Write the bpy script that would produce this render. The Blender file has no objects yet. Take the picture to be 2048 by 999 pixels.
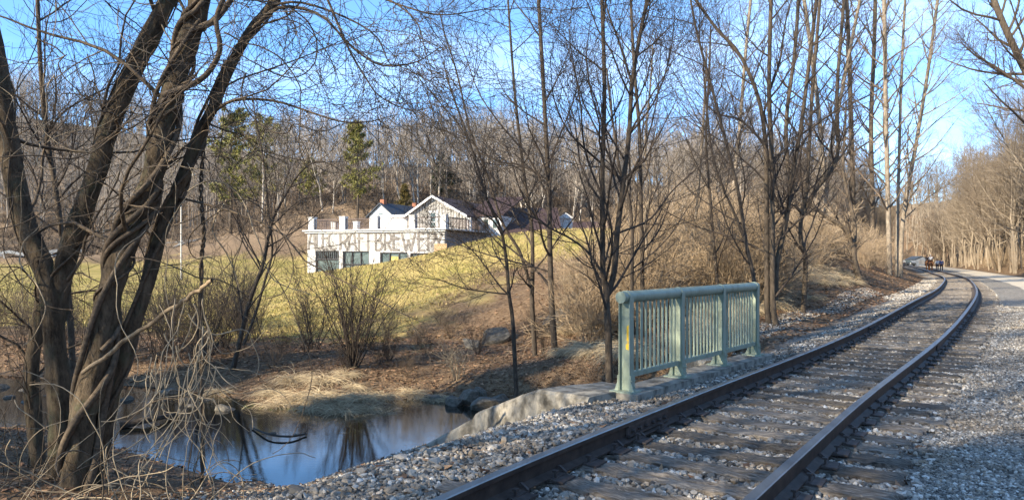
import bpy, math, numpy as np
from mathutils import Vector
from collections import defaultdict
PI = math.pi
sc = bpy.context.scene
C = sc.collection
rng = np.random.default_rng(7)
F, YH, H = 1478.0, 518.0, 1.6          # focal length (px of the 2048 wide photo), horizon row, eye height

def at(px, py, d):                       # a point seen at pixel (px,py), d metres ahead
    return np.array([d*(px-1024)/F, d, H-d*(py-YH)/F])
def sstep(a, b, x):
    t = np.clip((x-a)/(b-a), 0, 1); return t*t*(3-2*t)
def nrm(v):
    return v/np.maximum(np.linalg.norm(v, axis=-1, keepdims=True), 1e-9)

# ------------------------------------------------------------------ materials
def mat(name):
    m = bpy.data.materials.new(name); m.use_nodes = True
    nt = m.node_tree; b = nt.nodes['Principled BSDF']
    return m, nt, b
def N(nt, typ, **kw):
    n = nt.nodes.new(typ)
    for k, v in kw.items():
        if k.startswith('i_'):
            n.inputs[k[2:].replace('_', ' ')].default_value = v
        else: setattr(n, k, v)
    return n
def ramp(nt, fac, stops):
    r = N(nt, 'ShaderNodeValToRGB'); e = r.color_ramp.elements
    while len(e) < len(stops): e.new(0.5)
    for x, (p, c) in zip(e, stops): x.position = p; x.color = (*c, 1)
    nt.links.new(fac, r.inputs[0]); return r.outputs[0]
def noise(nt, scale, detail=4, stretch=None, rough=.6, coord='Object'):
    tc = N(nt, 'ShaderNodeTexCoord'); mp = N(nt, 'ShaderNodeMapping')
    if stretch: mp.inputs['Scale'].default_value = stretch
    nt.links.new(tc.outputs[coord], mp.inputs[0])
    n = N(nt, 'ShaderNodeTexNoise'); n.inputs['Scale'].default_value = scale
    n.inputs['Detail'].default_value = detail; n.inputs['Roughness'].default_value = rough
    nt.links.new(mp.outputs[0], n.inputs['Vector']); return n.outputs['Fac']
def mixc(nt, fac, a, b, mode='MIX'):
    m = N(nt, 'ShaderNodeMix', data_type='RGBA', blend_type=mode)
    for sock, v in ((m.inputs[0], fac), (m.inputs[6], a), (m.inputs[7], b)):
        if hasattr(v, 'links'): nt.links.new(v, sock)
        else: sock.default_value = v if not isinstance(v, tuple) else (*v, 1)
    return m.outputs[2]
def bump(nt, b, h, strength=.5, dist=.02):
    bp = N(nt, 'ShaderNodeBump'); bp.inputs['Strength'].default_value = strength; bp.inputs['Distance'].default_value = dist
    nt.links.new(h, bp.inputs['Height']); nt.links.new(bp.outputs[0], b.inputs['Normal'])
def simple(name, stops, scale=8, rough=.85, bmp=.3, bd=.01, stretch=None, metal=0, spec=.3, detail=4, obj_var=0):
    m, nt, b = mat(name)
    f = noise(nt, scale, detail, stretch)
    c = ramp(nt, f, [(p, c) for p, c in stops])
    if obj_var:
        oi = N(nt, 'ShaderNodeObjectInfo')
        mr = N(nt, 'ShaderNodeMapRange'); mr.inputs[3].default_value = 1-obj_var; mr.inputs[4].default_value = 1+obj_var
        nt.links.new(oi.outputs['Random'], mr.inputs[0])
        hs = N(nt, 'ShaderNodeHueSaturation'); nt.links.new(mr.outputs[0], hs.inputs['Value']); nt.links.new(c, hs.inputs['Color']); c = hs.outputs[0]
    nt.links.new(c, b.inputs['Base Color'])
    b.inputs['Roughness'].default_value = rough; b.inputs['Metallic'].default_value = metal
    b.inputs['Specular IOR Level'].default_value = spec
    if bmp: bump(nt, b, f, bmp, bd)
    return m
def island(name, stops, rough=.8, spec=.3, scale=0, bmp=0):
    m, nt, b = mat(name)
    g = N(nt, 'ShaderNodeNewGeometry')
    c = ramp(nt, g.outputs['Random Per Island'], stops)
    if scale:
        f = noise(nt, scale, 3)
        c = mixc(nt, .45, c, ramp(nt, f, [(.3, (.35, .35, .35)), (.7, (1, 1, 1))]), 'MULTIPLY')
        if bmp: bump(nt, b, f, bmp, .005)
    if scale: c = mixc(nt, .75, c, ramp(nt, noise(nt, .9, 5, rough=.7), [(.36, (.55, .47, .38)), (.5, (.95, .93, .9)), (.66, (1.15, 1.15, 1.15))]), 'MULTIPLY')
    nt.links.new(c, b.inputs['Base Color']); b.inputs['Roughness'].default_value = rough
    b.inputs['Specular IOR Level'].default_value = spec
    return m
def bark(name, dark, light, scale=14, bd=.02, moss=None):
    m, nt, b = mat(name)
    f = noise(nt, scale, 9, (1, 1, .36), .78); f2 = noise(nt, 2.2, 3)
    c = ramp(nt, f, [(.34, dark), (.62, light)])
    c = mixc(nt, .5, c, ramp(nt, f2, [(.3, (.55, .55, .55)), (.7, (1, 1, 1))]), 'MULTIPLY')
    if moss:
        f3 = noise(nt, 5, 4)
        mr = N(nt, 'ShaderNodeMapRange'); mr.inputs[1].default_value = .52; mr.inputs[2].default_value = .68; mr.inputs[4].default_value = .7
        nt.links.new(f3, mr.inputs[0]); c = mixc(nt, mr.outputs[0], c, moss)
    nt.links.new(c, b.inputs['Base Color']); b.inputs['Roughness'].default_value = .9; b.inputs['Specular IOR Level'].default_value = .2
    bump(nt, b, f, 1.0, bd); return m

M = {}
M['bark_big'] = bark('furrowed_bark', (.03, .022, .015), (.25, .19, .125), 9, .09, (.13, .13, .08))
M['bark_dark'] = bark('dark_bark', (.028, .022, .017), (.115, .092, .07), 16, .02)
M['bark_mid'] = bark('grey_brown_bark', (.045, .035, .026), (.15, .118, .085), 14, .02)
M['bark_pale'] = bark('pale_bark', (.10, .08, .058), (.34, .28, .21), 9, .03)
M['twig_dark'] = simple('dark_twig', [(.3, (.032, .025, .02)), (.7, (.08, .062, .048))], 6, bmp=0)
M['twig_mid'] = simple('brown_twig', [(.3, (.06, .045, .032)), (.7, (.14, .105, .075))], 3, bmp=0, obj_var=.2)
M['twig_pale'] = simple('pale_twig', [(.3, (.13, .10, .07)), (.7, (.30, .24, .17))], 3, bmp=0, obj_var=.2)
M['twig_red'] = simple('bramble_twig', [(.3, (.22, .16, .10)), (.7, (.46, .35, .225))], 3, bmp=0, obj_var=.2)
M['hill_trunk'] = simple('hazed_hill_bark', [(.3, (.21, .185, .155)), (.7, (.46, .41, .345))], .8, bmp=0, obj_var=.3)  # bark greyed and lightened: distance haze put into the colour
M['hill_twig'] = simple('hazed_hill_twig', [(.3, (.21, .178, .145)), (.7, (.36, .31, .255))], .5, bmp=0, obj_var=.3)  # twigs paled the same way, haze painted in
M['bank_twig'] = simple('bank_tree_bark', [(.3, (.15, .12, .085)), (.7, (.30, .245, .18))], .6, bmp=0)
M['vine'] = simple('vine_bark', [(.3, (.05, .037, .025)), (.7, (.16, .12, .08))], 20, bmp=.5)
M['vine_pale'] = simple('pale_vine', [(.3, (.16, .125, .08)), (.7, (.42, .34, .23))], 7, bmp=.2)
M['deadwood'] = simple('bare_dead_wood', [(.35, (.11, .08, .05)), (.65, (.34, .255, .16))], 12, stretch=(1, 1, .3), bmp=.5)
M['straw'] = island('dry_straw', [(0, (.20, .145, .085)), (.5, (.46, .36, .22)), (1, (.66, .54, .35))])
M['greenblade'] = island('green_blade', [(0, (.05, .08, .015)), (1, (.16, .20, .05))])
M['leaf'] = island('dead_leaf', [(0, (.06, .033, .018)), (.5, (.18, .10, .055)), (1, (.33, .21, .12))])
M['stone'] = island('ballast_stone', [(0, (.08, .074, .066)), (.3, (.24, .222, .192)), (.6, (.40, .372, .325)), (.8, (.34, .275, .20)), (.9, (.58, .545, .48)), (1, (.74, .70, .63))], .85, .35, 60, .4)
M['rock'] = simple('creek_rock', [(.3, (.05, .042, .032)), (.55, (.13, .115, .09)), (.75, (.24, .21, .165))], 6, bmp=.8, bd=.03, detail=8)
M['concrete'] = simple('old_concrete', [(.3, (.05, .044, .034)), (.44, (.15, .135, .108)), (.58, (.31, .282, .23)), (.8, (.21, .19, .155))], 5, bmp=.5, bd=.015, detail=9)
M['paint_green'] = simple('sage_green_paint', [(.25, (.245, .292, .222)), (.7, (.295, .347, .265))], 5, .5, .05, .002, spec=.4)
def worn_paint(m):
    nt = m.node_tree; b = nt.nodes['Principled BSDF']; src = b.inputs['Base Color'].links[0].from_socket
    c = mixc(nt, .7, src, ramp(nt, noise(nt, 9, 7, (1, 1, .25), .75), [(.33, (.55, .53, .47)), (.52, (1, 1, 1))]), 'MULTIPLY')
    k = N(nt, 'ShaderNodeMapRange'); k.inputs[1].default_value = .66; k.inputs[2].default_value = .72; nt.links.new(noise(nt, 22, 6, rough=.7), k.inputs[0])
    nt.links.new(mixc(nt, k.outputs[0], c, (.13, .06, .03)), b.inputs['Base Color'])
worn_paint(M['paint_green'])
M['paint_yellow'] = simple('yellow_paint', [(.3, (.70, .43, .02)), (.7, (.80, .52, .04))], 30, .6, 0)
M['rail_side'] = simple('brown_rail_steel', [(.3, (.030, .023, .019)), (.7, (.075, .055, .043))], 9, .62, .3, .003, metal=.25)
M['rail_top'] = simple('worn_rail_head', [(.3, (.20, .185, .17)), (.7, (.34, .32, .295))], 6, .42, .05, .001, (1, .1, 1), metal=.9)
M['plate'] = simple('rusty_plate', [(.3, (.04, .033, .03)), (.7, (.10, .08, .07))], 14, .65, .3, .003, metal=.3)
M['white_wall'] = None

def tie_mat():
    m, nt, b = mat('weathered_tie_wood')
    f = noise(nt, 7, 8, (1, 14, 6), .7); f2 = noise(nt, 2.5, 4)
    c = ramp(nt, f, [(.30, (.04, .033, .027)), (.48, (.18, .155, .125)), (.68, (.43, .375, .31))])
    c = mixc(nt, .6, c, ramp(nt, f2, [(.32, (.45, .42, .40)), (.68, (1, 1, 1))]), 'MULTIPLY')
    oi = N(nt, 'ShaderNodeObjectInfo'); mr = N(nt, 'ShaderNodeMapRange'); mr.inputs[3].default_value = .55; mr.inputs[4].default_value = 1.3
    nt.links.new(oi.outputs['Random'], mr.inputs[0])
    hs = N(nt, 'ShaderNodeHueSaturation'); nt.links.new(mr.outputs[0], hs.inputs['Value']); nt.links.new(c, hs.inputs['Color'])
    nt.links.new(hs.outputs[0], b.inputs['Base Color']); b.inputs['Roughness'].default_value = .85; b.inputs['Specular IOR Level'].default_value = .25
    bump(nt, b, f, 1.0, .02); return m
M['tie'] = tie_mat()

# ------------------------------------------------------------------ mesh helpers
def raw_mesh(name, V, faces, mats, smooth=False, base=(0, 0, 0), mi=None):
    """V (n,3); faces list of (k, int array (m,k)); one mesh"""
    me = bpy.data.meshes.new(name)
    V = np.asarray(V, float)-np.asarray(base, float)
    faces = [np.asarray(f) for f in faces if len(f)]
    nl = sum(f.size for f in faces); npoly = sum(len(f) for f in faces)
    me.vertices.add(len(V)); me.vertices.foreach_set('co', V.ravel().astype(np.float32))
    me.loops.add(nl); me.polygons.add(npoly)
    me.loops.foreach_set('vertex_index', np.concatenate([f.ravel() for f in faces]).astype(np.int32))
    tot = np.concatenate([np.full(len(f), f.shape[1]) for f in faces])
    st = np.concatenate([[0], np.cumsum(tot)[:-1]])
    me.polygons.foreach_set('loop_start', st.astype(np.int32))
    me.polygons.foreach_set('use_smooth', np.full(npoly, bool(smooth)))
    for m in (mats if isinstance(mats, (list, tuple)) else [mats]): me.materials.append(m)
    if mi is not None: me.polygons.foreach_set('material_index', np.asarray(mi, np.int32))
    me.update(calc_edges=True); return me
def link(name, me, parent=None, loc=(0, 0, 0)):
    o = bpy.data.objects.new(name, me); C.objects.link(o); o.location = loc
    if parent: o.parent = parent
    return o
def tag(o, label=None, cat=None, group=None, kind=None):
    if label: o['label'] = label
    if cat: o['category'] = cat
    if group: o['group'] = group
    if kind: o['kind'] = kind
    return o
def empty(name, loc, label, cat, group=None, rz=0):
    o = bpy.data.objects.new(name, None); C.objects.link(o); o.location = loc; o.rotation_euler = (0, 0, rz); o.empty_display_size = .1
    return tag(o, label, cat, group)
def copy_tree(o, parent=None):
    c = o.copy(); C.objects.link(c)
    if parent: c.parent = parent
    for ch in [x for x in KIDS.get(o.name, [])]:
        d = copy_tree(ch, c); KIDS[c.name].append(d)
    return c
KIDS = defaultdict(list)
def part(name, me, parent):
    o = link(name, me, parent); KIDS[parent.name].append(o); return o

class TB:                                # batch of tubes
    def __init__(s): s.g = defaultdict(list)
    def add(s, P, R, sides=4):
        P = np.asarray(P, float); R = np.asarray(R, float)
        if P.ndim == 2: P = P[None]; R = R[None]
        s.g[(P.shape[1], sides)].append((P, R)); return s
    def mesh(s, name, m, base=(0, 0, 0), smooth=True, lump=0):
        VV, FF, off = [], [], 0
        for (n, S), lst in s.g.items():
            P = np.concatenate([a for a, _ in lst]); R = np.concatenate([b for _, b in lst])
            T = nrm(np.gradient(P, axis=1)); mT = nrm(T.mean(1))
            ref = np.eye(3)[np.argmin(np.abs(mT), axis=1)]
            U = ref[:, None, :]-(T*ref[:, None, :]).sum(-1, keepdims=True)*T; U = nrm(U); W = np.cross(T, U)
            a = np.arange(S)/S*2*PI
            rr = R[:, :, None]*np.ones(S)
            if lump:
                k = P.shape[0]
                rr = rr*(1+lump*np.random.default_rng(3).normal(size=(k, n, S)))
            V = P[:, :, None, :]+rr[..., None]*(np.cos(a)[:, None]*U[:, :, None, :]+np.sin(a)[:, None]*W[:, :, None, :])
            m_ = len(P)
            i = (np.arange(m_)[:, None, None]*n*S+np.arange(n-1)[None, :, None]*S)
            j = np.arange(S)[None, None, :]; j2 = (j+1) % S
            q = np.stack([i+j, i+j2, i+S+j2, i+S+j], -1).reshape(-1, 4)+off
            VV.append(V.reshape(-1, 3)); FF.append(q); off += m_*n*S
        return raw_mesh(name, np.concatenate(VV), FF, m, smooth, base)
    def obj(s, name, m, parent, base=(0, 0, 0), **k): return part(name, s.mesh(name, m, base, **k), parent)

class MB:                                # boxes, prisms and plates
    def __init__(s): s.v = []; s.f = defaultdict(list); s.n = 0
    def poly(s, V, faces):
        V = np.asarray(V, float)
        for f in faces: s.f[len(f)].append([i+s.n for i in f])
        s.v.append(V); s.n += len(V); return s
    def box(s, lo, hi, fr=None):
        x0, y0, z0 = lo; x1, y1, z1 = hi
        V = np.array([(x0, y0, z0), (x1, y0, z0), (x1, y1, z0), (x0, y1, z0), (x0, y0, z1), (x1, y0, z1), (x1, y1, z1), (x0, y1, z1)], float)
        if fr is not None: V = fr(V)
        return s.poly(V, [(0, 3, 2, 1), (4, 5, 6, 7), (0, 1, 5, 4), (1, 2, 6, 5), (2, 3, 7, 6), (3, 0, 4, 7)])
    def prism(s, ring0, ring1):            # two rings of equal length
        n = len(ring0); V = np.concatenate([ring0, ring1])
        fs = [tuple(range(n))[::-1], tuple(range(n, 2*n))]+[(i, (i+1) % n, n+(i+1) % n, n+i) for i in range(n)]
        return s.poly(V, fs)
    def tube(s, a, b, r0, r1=None, S=8):
        a = np.asarray(a, float); b = np.asarray(b, float); r1 = r0 if r1 is None else r1
        t = nrm(b-a); u = nrm(np.cross(t, np.eye(3)[np.argmin(np.abs(t))])); w = np.cross(t, u)
        A = np.arange(S)/S*2*PI; ring = np.cos(A)[:, None]*u+np.sin(A)[:, None]*w
        return s.prism(a+r0*ring, b+r1*ring)
    def mesh(s, name, m, base=(0, 0, 0), smooth=False):
        return raw_mesh(name, np.concatenate(s.v), [np.array(f) for f in s.f.values()], m, smooth, base)
    def obj(s, name, m, parent, base=(0, 0, 0), **k): return part(name, s.mesh(name, m, base, **k), parent)

def catmull(P, n):
    P = np.asarray(P, float); m = len(P)
    Q = np.vstack([2*P[0]-P[1], P, 2*P[-1]-P[-2]])
    t = np.linspace(0, m-1-1e-6, n); i = t.astype(int); u = (t-i)[:, None]
    a, b, c, d = Q[i], Q[i+1], Q[i+2], Q[i+3]
    return .5*((2*b)+(-a+c)*u+(2*a-5*b+4*c-d)*u**2+(-a+3*b-3*c+d)*u**3)

# ------------------------------------------------------------------ the track's centre line and the terrain
KY = np.array([3, 5.2, 8, 14, 22, 32, 45, 60, 80, 110, 160.])
KX = np.array([-0.31, 1.087, 2.952, 7.292, 12.826, 19.236, 27.16, 35.891, 46.361, 62.006, 86.665])
KH = np.array([1.385, 1.385, 1.44, 1.415, 1.25, 1.311, 1.376, 1.44, 1.46, 1.46, 1.445])
def spl(k, v, x):
    k = np.log(k); x = np.log(x); n = len(k); h = np.diff(k); A = np.eye(n); b = np.zeros(n)
    for i in range(1, n-1):
        A[i, i-1] = h[i-1]; A[i, i] = 2*(h[i-1]+h[i]); A[i, i+1] = h[i]; b[i] = 6*((v[i+1]-v[i])/h[i]-(v[i]-v[i-1])/h[i-1])
    m = np.linalg.solve(A, b); i = np.clip(np.searchsorted(k, x)-1, 0, n-2); t = x-k[i]; u = k[i+1]-x
    return (m[i]*u**3+m[i+1]*t**3)/(6*h[i])+(v[i]/h[i]-m[i]*h[i]/6)*u+(v[i+1]/h[i]-m[i+1]*h[i]/6)*t
_y = np.concatenate([np.linspace(3, 60, 400), np.linspace(60.5, 160, 220)])
_x = spl(KY, KX/KY, _y)*_y; _h = spl(KY, KH, _y)
back = np.linspace(-14, 2.85, 60); s0 = (_x[3]-_x[0])/(_y[3]-_y[0])
far = np.linspace(2, 110, 60)
fd = nrm(np.array([_x[-1]-_x[-5], _y[-1]-_y[-5]])); fn = np.array([-fd[1], fd[0]])
farP = np.array([_x[-1], _y[-1]])+far[:, None]*fd+(far**2/200)[:, None]*fn
CX = np.concatenate([_x[0]+(back-3)*s0, _x, farP[:, 0]]); CY = np.concatenate([back, _y, farP[:, 1]])
CR = np.concatenate([np.full(60, .18), H-_h, np.full(60, H-_h[-1])])      # rail-top height
dl = np.hypot(np.diff(CX), np.diff(CY)); CS = np.concatenate([[0], np.cumsum(dl)])
S_new = np.arange(0, CS[-1], .25)
CX, CY, CR = (np.interp(S_new, CS, a) for a in (CX, CY, CR)); CS = S_new
k_ = np.ones(9)/9
def smo(a): return np.convolve(np.pad(a, 4, mode='reflect', reflect_type='odd'), k_, 'valid')
CX, CY, CR = smo(CX), smo(CY), smo(CR)
CT = nrm(np.c_[np.gradient(CX), np.gradient(CY)]); CN = np.c_[-CT[:, 1], CT[:, 0]]
def track(s, l):                         # world xy and tie-top height at arc length s, l metres left of the centre
    s = np.asarray(s, float); l = np.asarray(l, float)
    g = lambda a: np.interp(s, CS, a)
    return g(CX)+l*g(CN[:, 0]), g(CY)+l*g(CN[:, 1]), g(CR)-.18
def lat(x, y):
    x = np.atleast_1d(np.asarray(x, float)); y = np.atleast_1d(np.asarray(y, float)); s = np.empty_like(x); l = np.empty_like(x)
    for a in range(0, len(x), 20000):
        X = x[a:a+20000]; Y = y[a:a+20000]
        i = np.argmin((X[:, None]-CX[None, ::2])**2+(Y[:, None]-CY[None, ::2])**2, axis=1)*2
        dx = X-CX[i]; dy = Y-CY[i]
        s[a:a+20000] = CS[i]+dx*CT[i, 0]+dy*CT[i, 1]; l[a:a+20000] = dx*CN[i, 0]+dy*CN[i, 1]
    return s, l
def s_at_y(y): return float(np.interp(y, CY, CS))
S_CAM = s_at_y(0.0)
S4 = s_at_y(4.3)

WZ = -1.4
def wp(px, py, z):                       # ground point under a pixel at height z
    d = (H-z)*F/(py-YH); return np.array([d*(px-1024)/F, d, z])
ctrl = []
for px, py, d in [(150, 985, 8.9), (0, 1010, 8.7), (330, 1010, 8.7), (100, 735, 18.4), (300, 720, 19.2), (500, 720, 19.2), (700, 742, 18.2), (830, 765, 16),
                  (1000, 752, 15.6), (1110, 714, 18.3), (1035, 765, 12.6), (1222, 770, 12.0), (300, 650, 29), (500, 680, 23.7), (700, 690, 22.3),
                  (900, 680, 22.8), (990, 682, 21.5), (1150, 690, 20.6), (1300, 660, 22.9), (300, 600, 41), (500, 600, 37.8), (700, 600, 28.8), (900, 600, 27),
                  (1100, 600, 25), (1200, 600, 23.4), (615, 546, 52), (500, 562, 50), (800, 521, 46), (900, 495, 42), (970, 473, 40), (1100, 467, 38), (1200, 467, 36), (1300, 472, 33),
                  (1370, 477, 30), (1100, 530, 31), (900, 550, 33), (700, 570, 36), (1250, 540, 26), (1350, 550, 22), (1400, 600, 19), (1500, 640, 18), (1550, 620, 22),
                  (100, 560, 56), (300, 558, 58), (50, 515, 90), (150, 478, 110), (300, 470, 115), (500, 440, 120), (700, 420, 100), (800, 400, 110), (900, 380, 115),
                  (1000, 380, 120), (1200, 400, 120), (1400, 440, 110), (1600, 470, 110),
                  (-100, 235, 180), (50, 238, 180), (300, 275, 190), (600, 318, 190), (850, 343, 200), (1100, 335, 190), (1350, 385, 180), (1500, 415, 170), (1700, 445, 160), (1850, 475, 160)]:
    ctrl.append(at(px, py, d))
ctrl += [np.array(p, float) for p in [(-2.2, 10.6, -1.6), (-3.6, 9.2, -1.55), (-.6, 10.6, -1.45), (-2.8, 8.6, -1.5), (-19, 68, .1), (-12, 74, 1.2), (0, 72, 2.7), (12, 70, 2.8), (25, 75, 2.8), (-60, 10, -1), (-60, 30, -.8), (-40, 5, -1.1), (-20, -20, -.9), (20, -20, 0), (20, 10, 0), (40, 30, 0),
         (-110, 60, 3), (-140, 110, 14), (-15, 15, -1.25), (-25, 12, -1.2), (-8, 2, -1.1), (-160, 300, 26), (0, 300, 22), (120, 300, 12), (-60, 420, 24), (200, 420, 10), (-40, 52, .1), (-5, 90, 4)]]
for y in (30, 60, 100, 150):
    x, yy, z = track(s_at_y(y), 0); ctrl.append(np.array([x, yy, z-.1]))
ctrl = np.array(ctrl); cxy = ctrl[:, :2]/50
def U_(r2): return r2*np.log(np.maximum(r2, 1e-12))
n_ = len(ctrl); K_ = U_(((cxy[:, None]-cxy[None])**2).sum(-1))+np.eye(n_)*.004
Pm = np.c_[np.ones(n_), cxy]
tps = np.linalg.solve(np.block([[K_, Pm], [Pm.T, np.zeros((3, 3))]]), np.r_[ctrl[:, 2], 0, 0, 0])
def base_z(x, y):
    out = np.empty_like(x)
    for a in range(0, len(x), 30000):
        q = np.c_[x[a:a+30000], y[a:a+30000]]/50
        out[a:a+30000] = U_(((q[:, None]-cxy[None])**2).sum(-1))@tps[:n_]+tps[n_]+q@tps[n_+1:]
    out = out-np.maximum(y-195, 0)*.3
    return np.clip(out, -1.6, 45)
# creek outline at water level
wall_A = np.array([*track(s_at_y(10.2), 1.95)[:2]])
creek_px = [(-420, 905), (-150, 872), (0, 850), (120, 850), (230, 878), (330, 905), (470, 945), (585, 980), (690, 945), (790, 912), (850, 893)]
creek = [wp(px, py, WZ)[:2] for px, py in creek_px]
creek += [np.array([-.9, 11.4]), np.array([.6, 10.2])]
sA = s_at_y(10.3)
for s, l in ((sA-.9, 2.3), (sA-.9, 1.9), (sA+2.2, 1.9), (sA+2.2, 3.4)):
    x, y, _ = track(s, l); creek.append(np.array([float(x), float(y)]))
creek += [wp(px, py, WZ)[:2] for px, py in [(935, 812), (870, 796), (800, 800), (785, 818), (720, 826), (600, 822), (500, 808), (430, 795), (300, 775), (150, 765), (0, 752), (-300, 740)]]
creek = np.array(creek)
def sd_poly(x, y, poly):
    p = np.c_[x, y]; d = np.full(len(p), 1e9); ins = np.zeros(len(p), bool)
    for a, b in zip(poly, np.roll(poly, -1, axis=0)):
        e = b-a; w = p-a; t = np.clip((w@e)/(e@e), 0, 1); d = np.minimum(d, ((w-t[:, None]*e)**2).sum(1))
        c = ((a[1] <= p[:, 1]) != (b[1] <= p[:, 1])) & (p[:, 0] < (b[0]-a[0])*(p[:, 1]-a[1])/((b[1]-a[1]) if b[1] != a[1] else 1e-9)+a[0])
        ins ^= c
    d = np.sqrt(d); return np.where(ins, -d, d)
_g = np.random.default_rng(11)
WK = [(_g.normal(size=2)*f, _g.uniform(0, 6.28), a) for f, a in [(.25, .5), (.4, .4), (.8, .25), (1.3, .2), (2.2, .12), (3.5, .08), (6, .05)] for _ in range(3)]
def wav(x, y): return sum(a*np.sin(k[0]*x+k[1]*y+p) for k, p, a in WK)
def ground(x, y, extra=False):
    x = np.atleast_1d(np.asarray(x, float)); y = np.atleast_1d(np.asarray(y, float))
    s, l = lat(x, y); zt = np.interp(s, CS, CR)-.18
    b = base_z(x, y)+wav(x, y)*(.035+.28*sstep(72, 105, np.hypot(x, y)))*sstep(2.6, 8, l)
    m = np.maximum(l-2.06, 0); slope = .395
    zl = np.clip(b, zt-.05-slope*m, zt-.05+slope*m)
    r = np.maximum(-l-6.7-8*sstep(140, 175, y), 0)
    zr = zt-.05+np.minimum(.62*np.maximum(r-.3, 0), 9+.3*r)*sstep(14, 34, y)*sstep(0, 1.5, r)+wav(x, y)*.25*sstep(1, 4, r)
    zr = np.minimum(zr, zt+22+wav(x, y))
    zr = np.where(l < -60, np.maximum(zr, 16), zr)
    z = np.where(l > 1.0, zl, np.where(l < -1.5, zr, zt-.05))
    dc = sd_poly(x, y, creek)
    w = np.where((l < 6.2) & (y < 12.5), .30, 1.5)+np.where(l < 2.4, -.2, 0)
    z = np.where((l > 2) & (dc > 0), np.maximum(z, WZ+.10+.13*np.minimum(dc, 3)), z)
    t = sstep(-.25, 1, dc/w)
    cz = np.where(l > 1.93, WZ-.06-.35*sstep(0, 1.5, -dc)*sstep(0, 3, l-1), z)
    z2 = cz+(z-cz)*t
    if extra: return z2, s, l, dc
    return z2
def gz(x, y): return float(ground([x], [y])[0])

# ground sheet: a fan of rings round the viewpoint, fine ahead and coarse behind
th = np.concatenate([np.arange(-180, -52, 3.0), np.arange(-52, 52, .2), np.arange(52, 180, 3.0)])*PI/180
rad = np.concatenate([[.05, .3, .6, 1, 1.5, 2, 2.6], 3*np.power(520/3, np.linspace(0, 1, 400))])
TT, RR = np.meshgrid(th, rad, indexing='ij'); GX = (RR*np.sin(TT)).ravel(); GY = (RR*np.cos(TT)).ravel()
GZ, GS, GL, GD = ground(GX, GY, True)
nT, nR = len(th), len(rad); ii = np.arange(nT)[:, None]*nR; jj = np.arange(nR-1)[None]
i2 = (np.roll(np.arange(nT), -1))[:, None]*nR
gq = np.stack([ii+jj, ii+jj+1, i2+jj+1, i2+jj], -1).reshape(-1, 4)
lawn = np.array([at(*q)[:2] for q in [(200, 660, 29), (500, 686, 23), (760, 690, 22.4), (830, 640, 25.5), (900, 600, 27.5), (1000, 550, 32), (1150, 520, 32), (1320, 486, 31.5), (1400, 466, 41)]]+[[15, 58], [-3, 62], [-19, 64], [-70, 60], [-70, 42], [-32, 30]])
dlaw = sd_poly(GX, GY, lawn)
nz = wav(GX*2.2, GY*2.2)
grass = sstep(1.6, -1.6, dlaw+nz*1.1)
field = sstep(4, -4, np.maximum(np.abs(GY-66)-14, np.abs(GX+50)-33)+nz*2)*.8
grass = np.maximum(grass, field)
gravel = np.where(GL > 0, sstep(.45, -.35, GL-2.15+nz*.22+.4*sstep(16, 24, GY)-3.1*sstep(13, 10.5, GY)), sstep(-6.6, -5.8, GL))
sand = sstep(1.6, 0, np.abs(GD)+nz*.3)*(GL > 2.2)*(GY < 14)*sstep(-1.0, -2.5, GX)
sand = np.maximum(sand, (GD < .1)*(GL > 2.2)*1.0)
hill = sstep(70, 95, GY)*(GL > 6)

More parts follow.
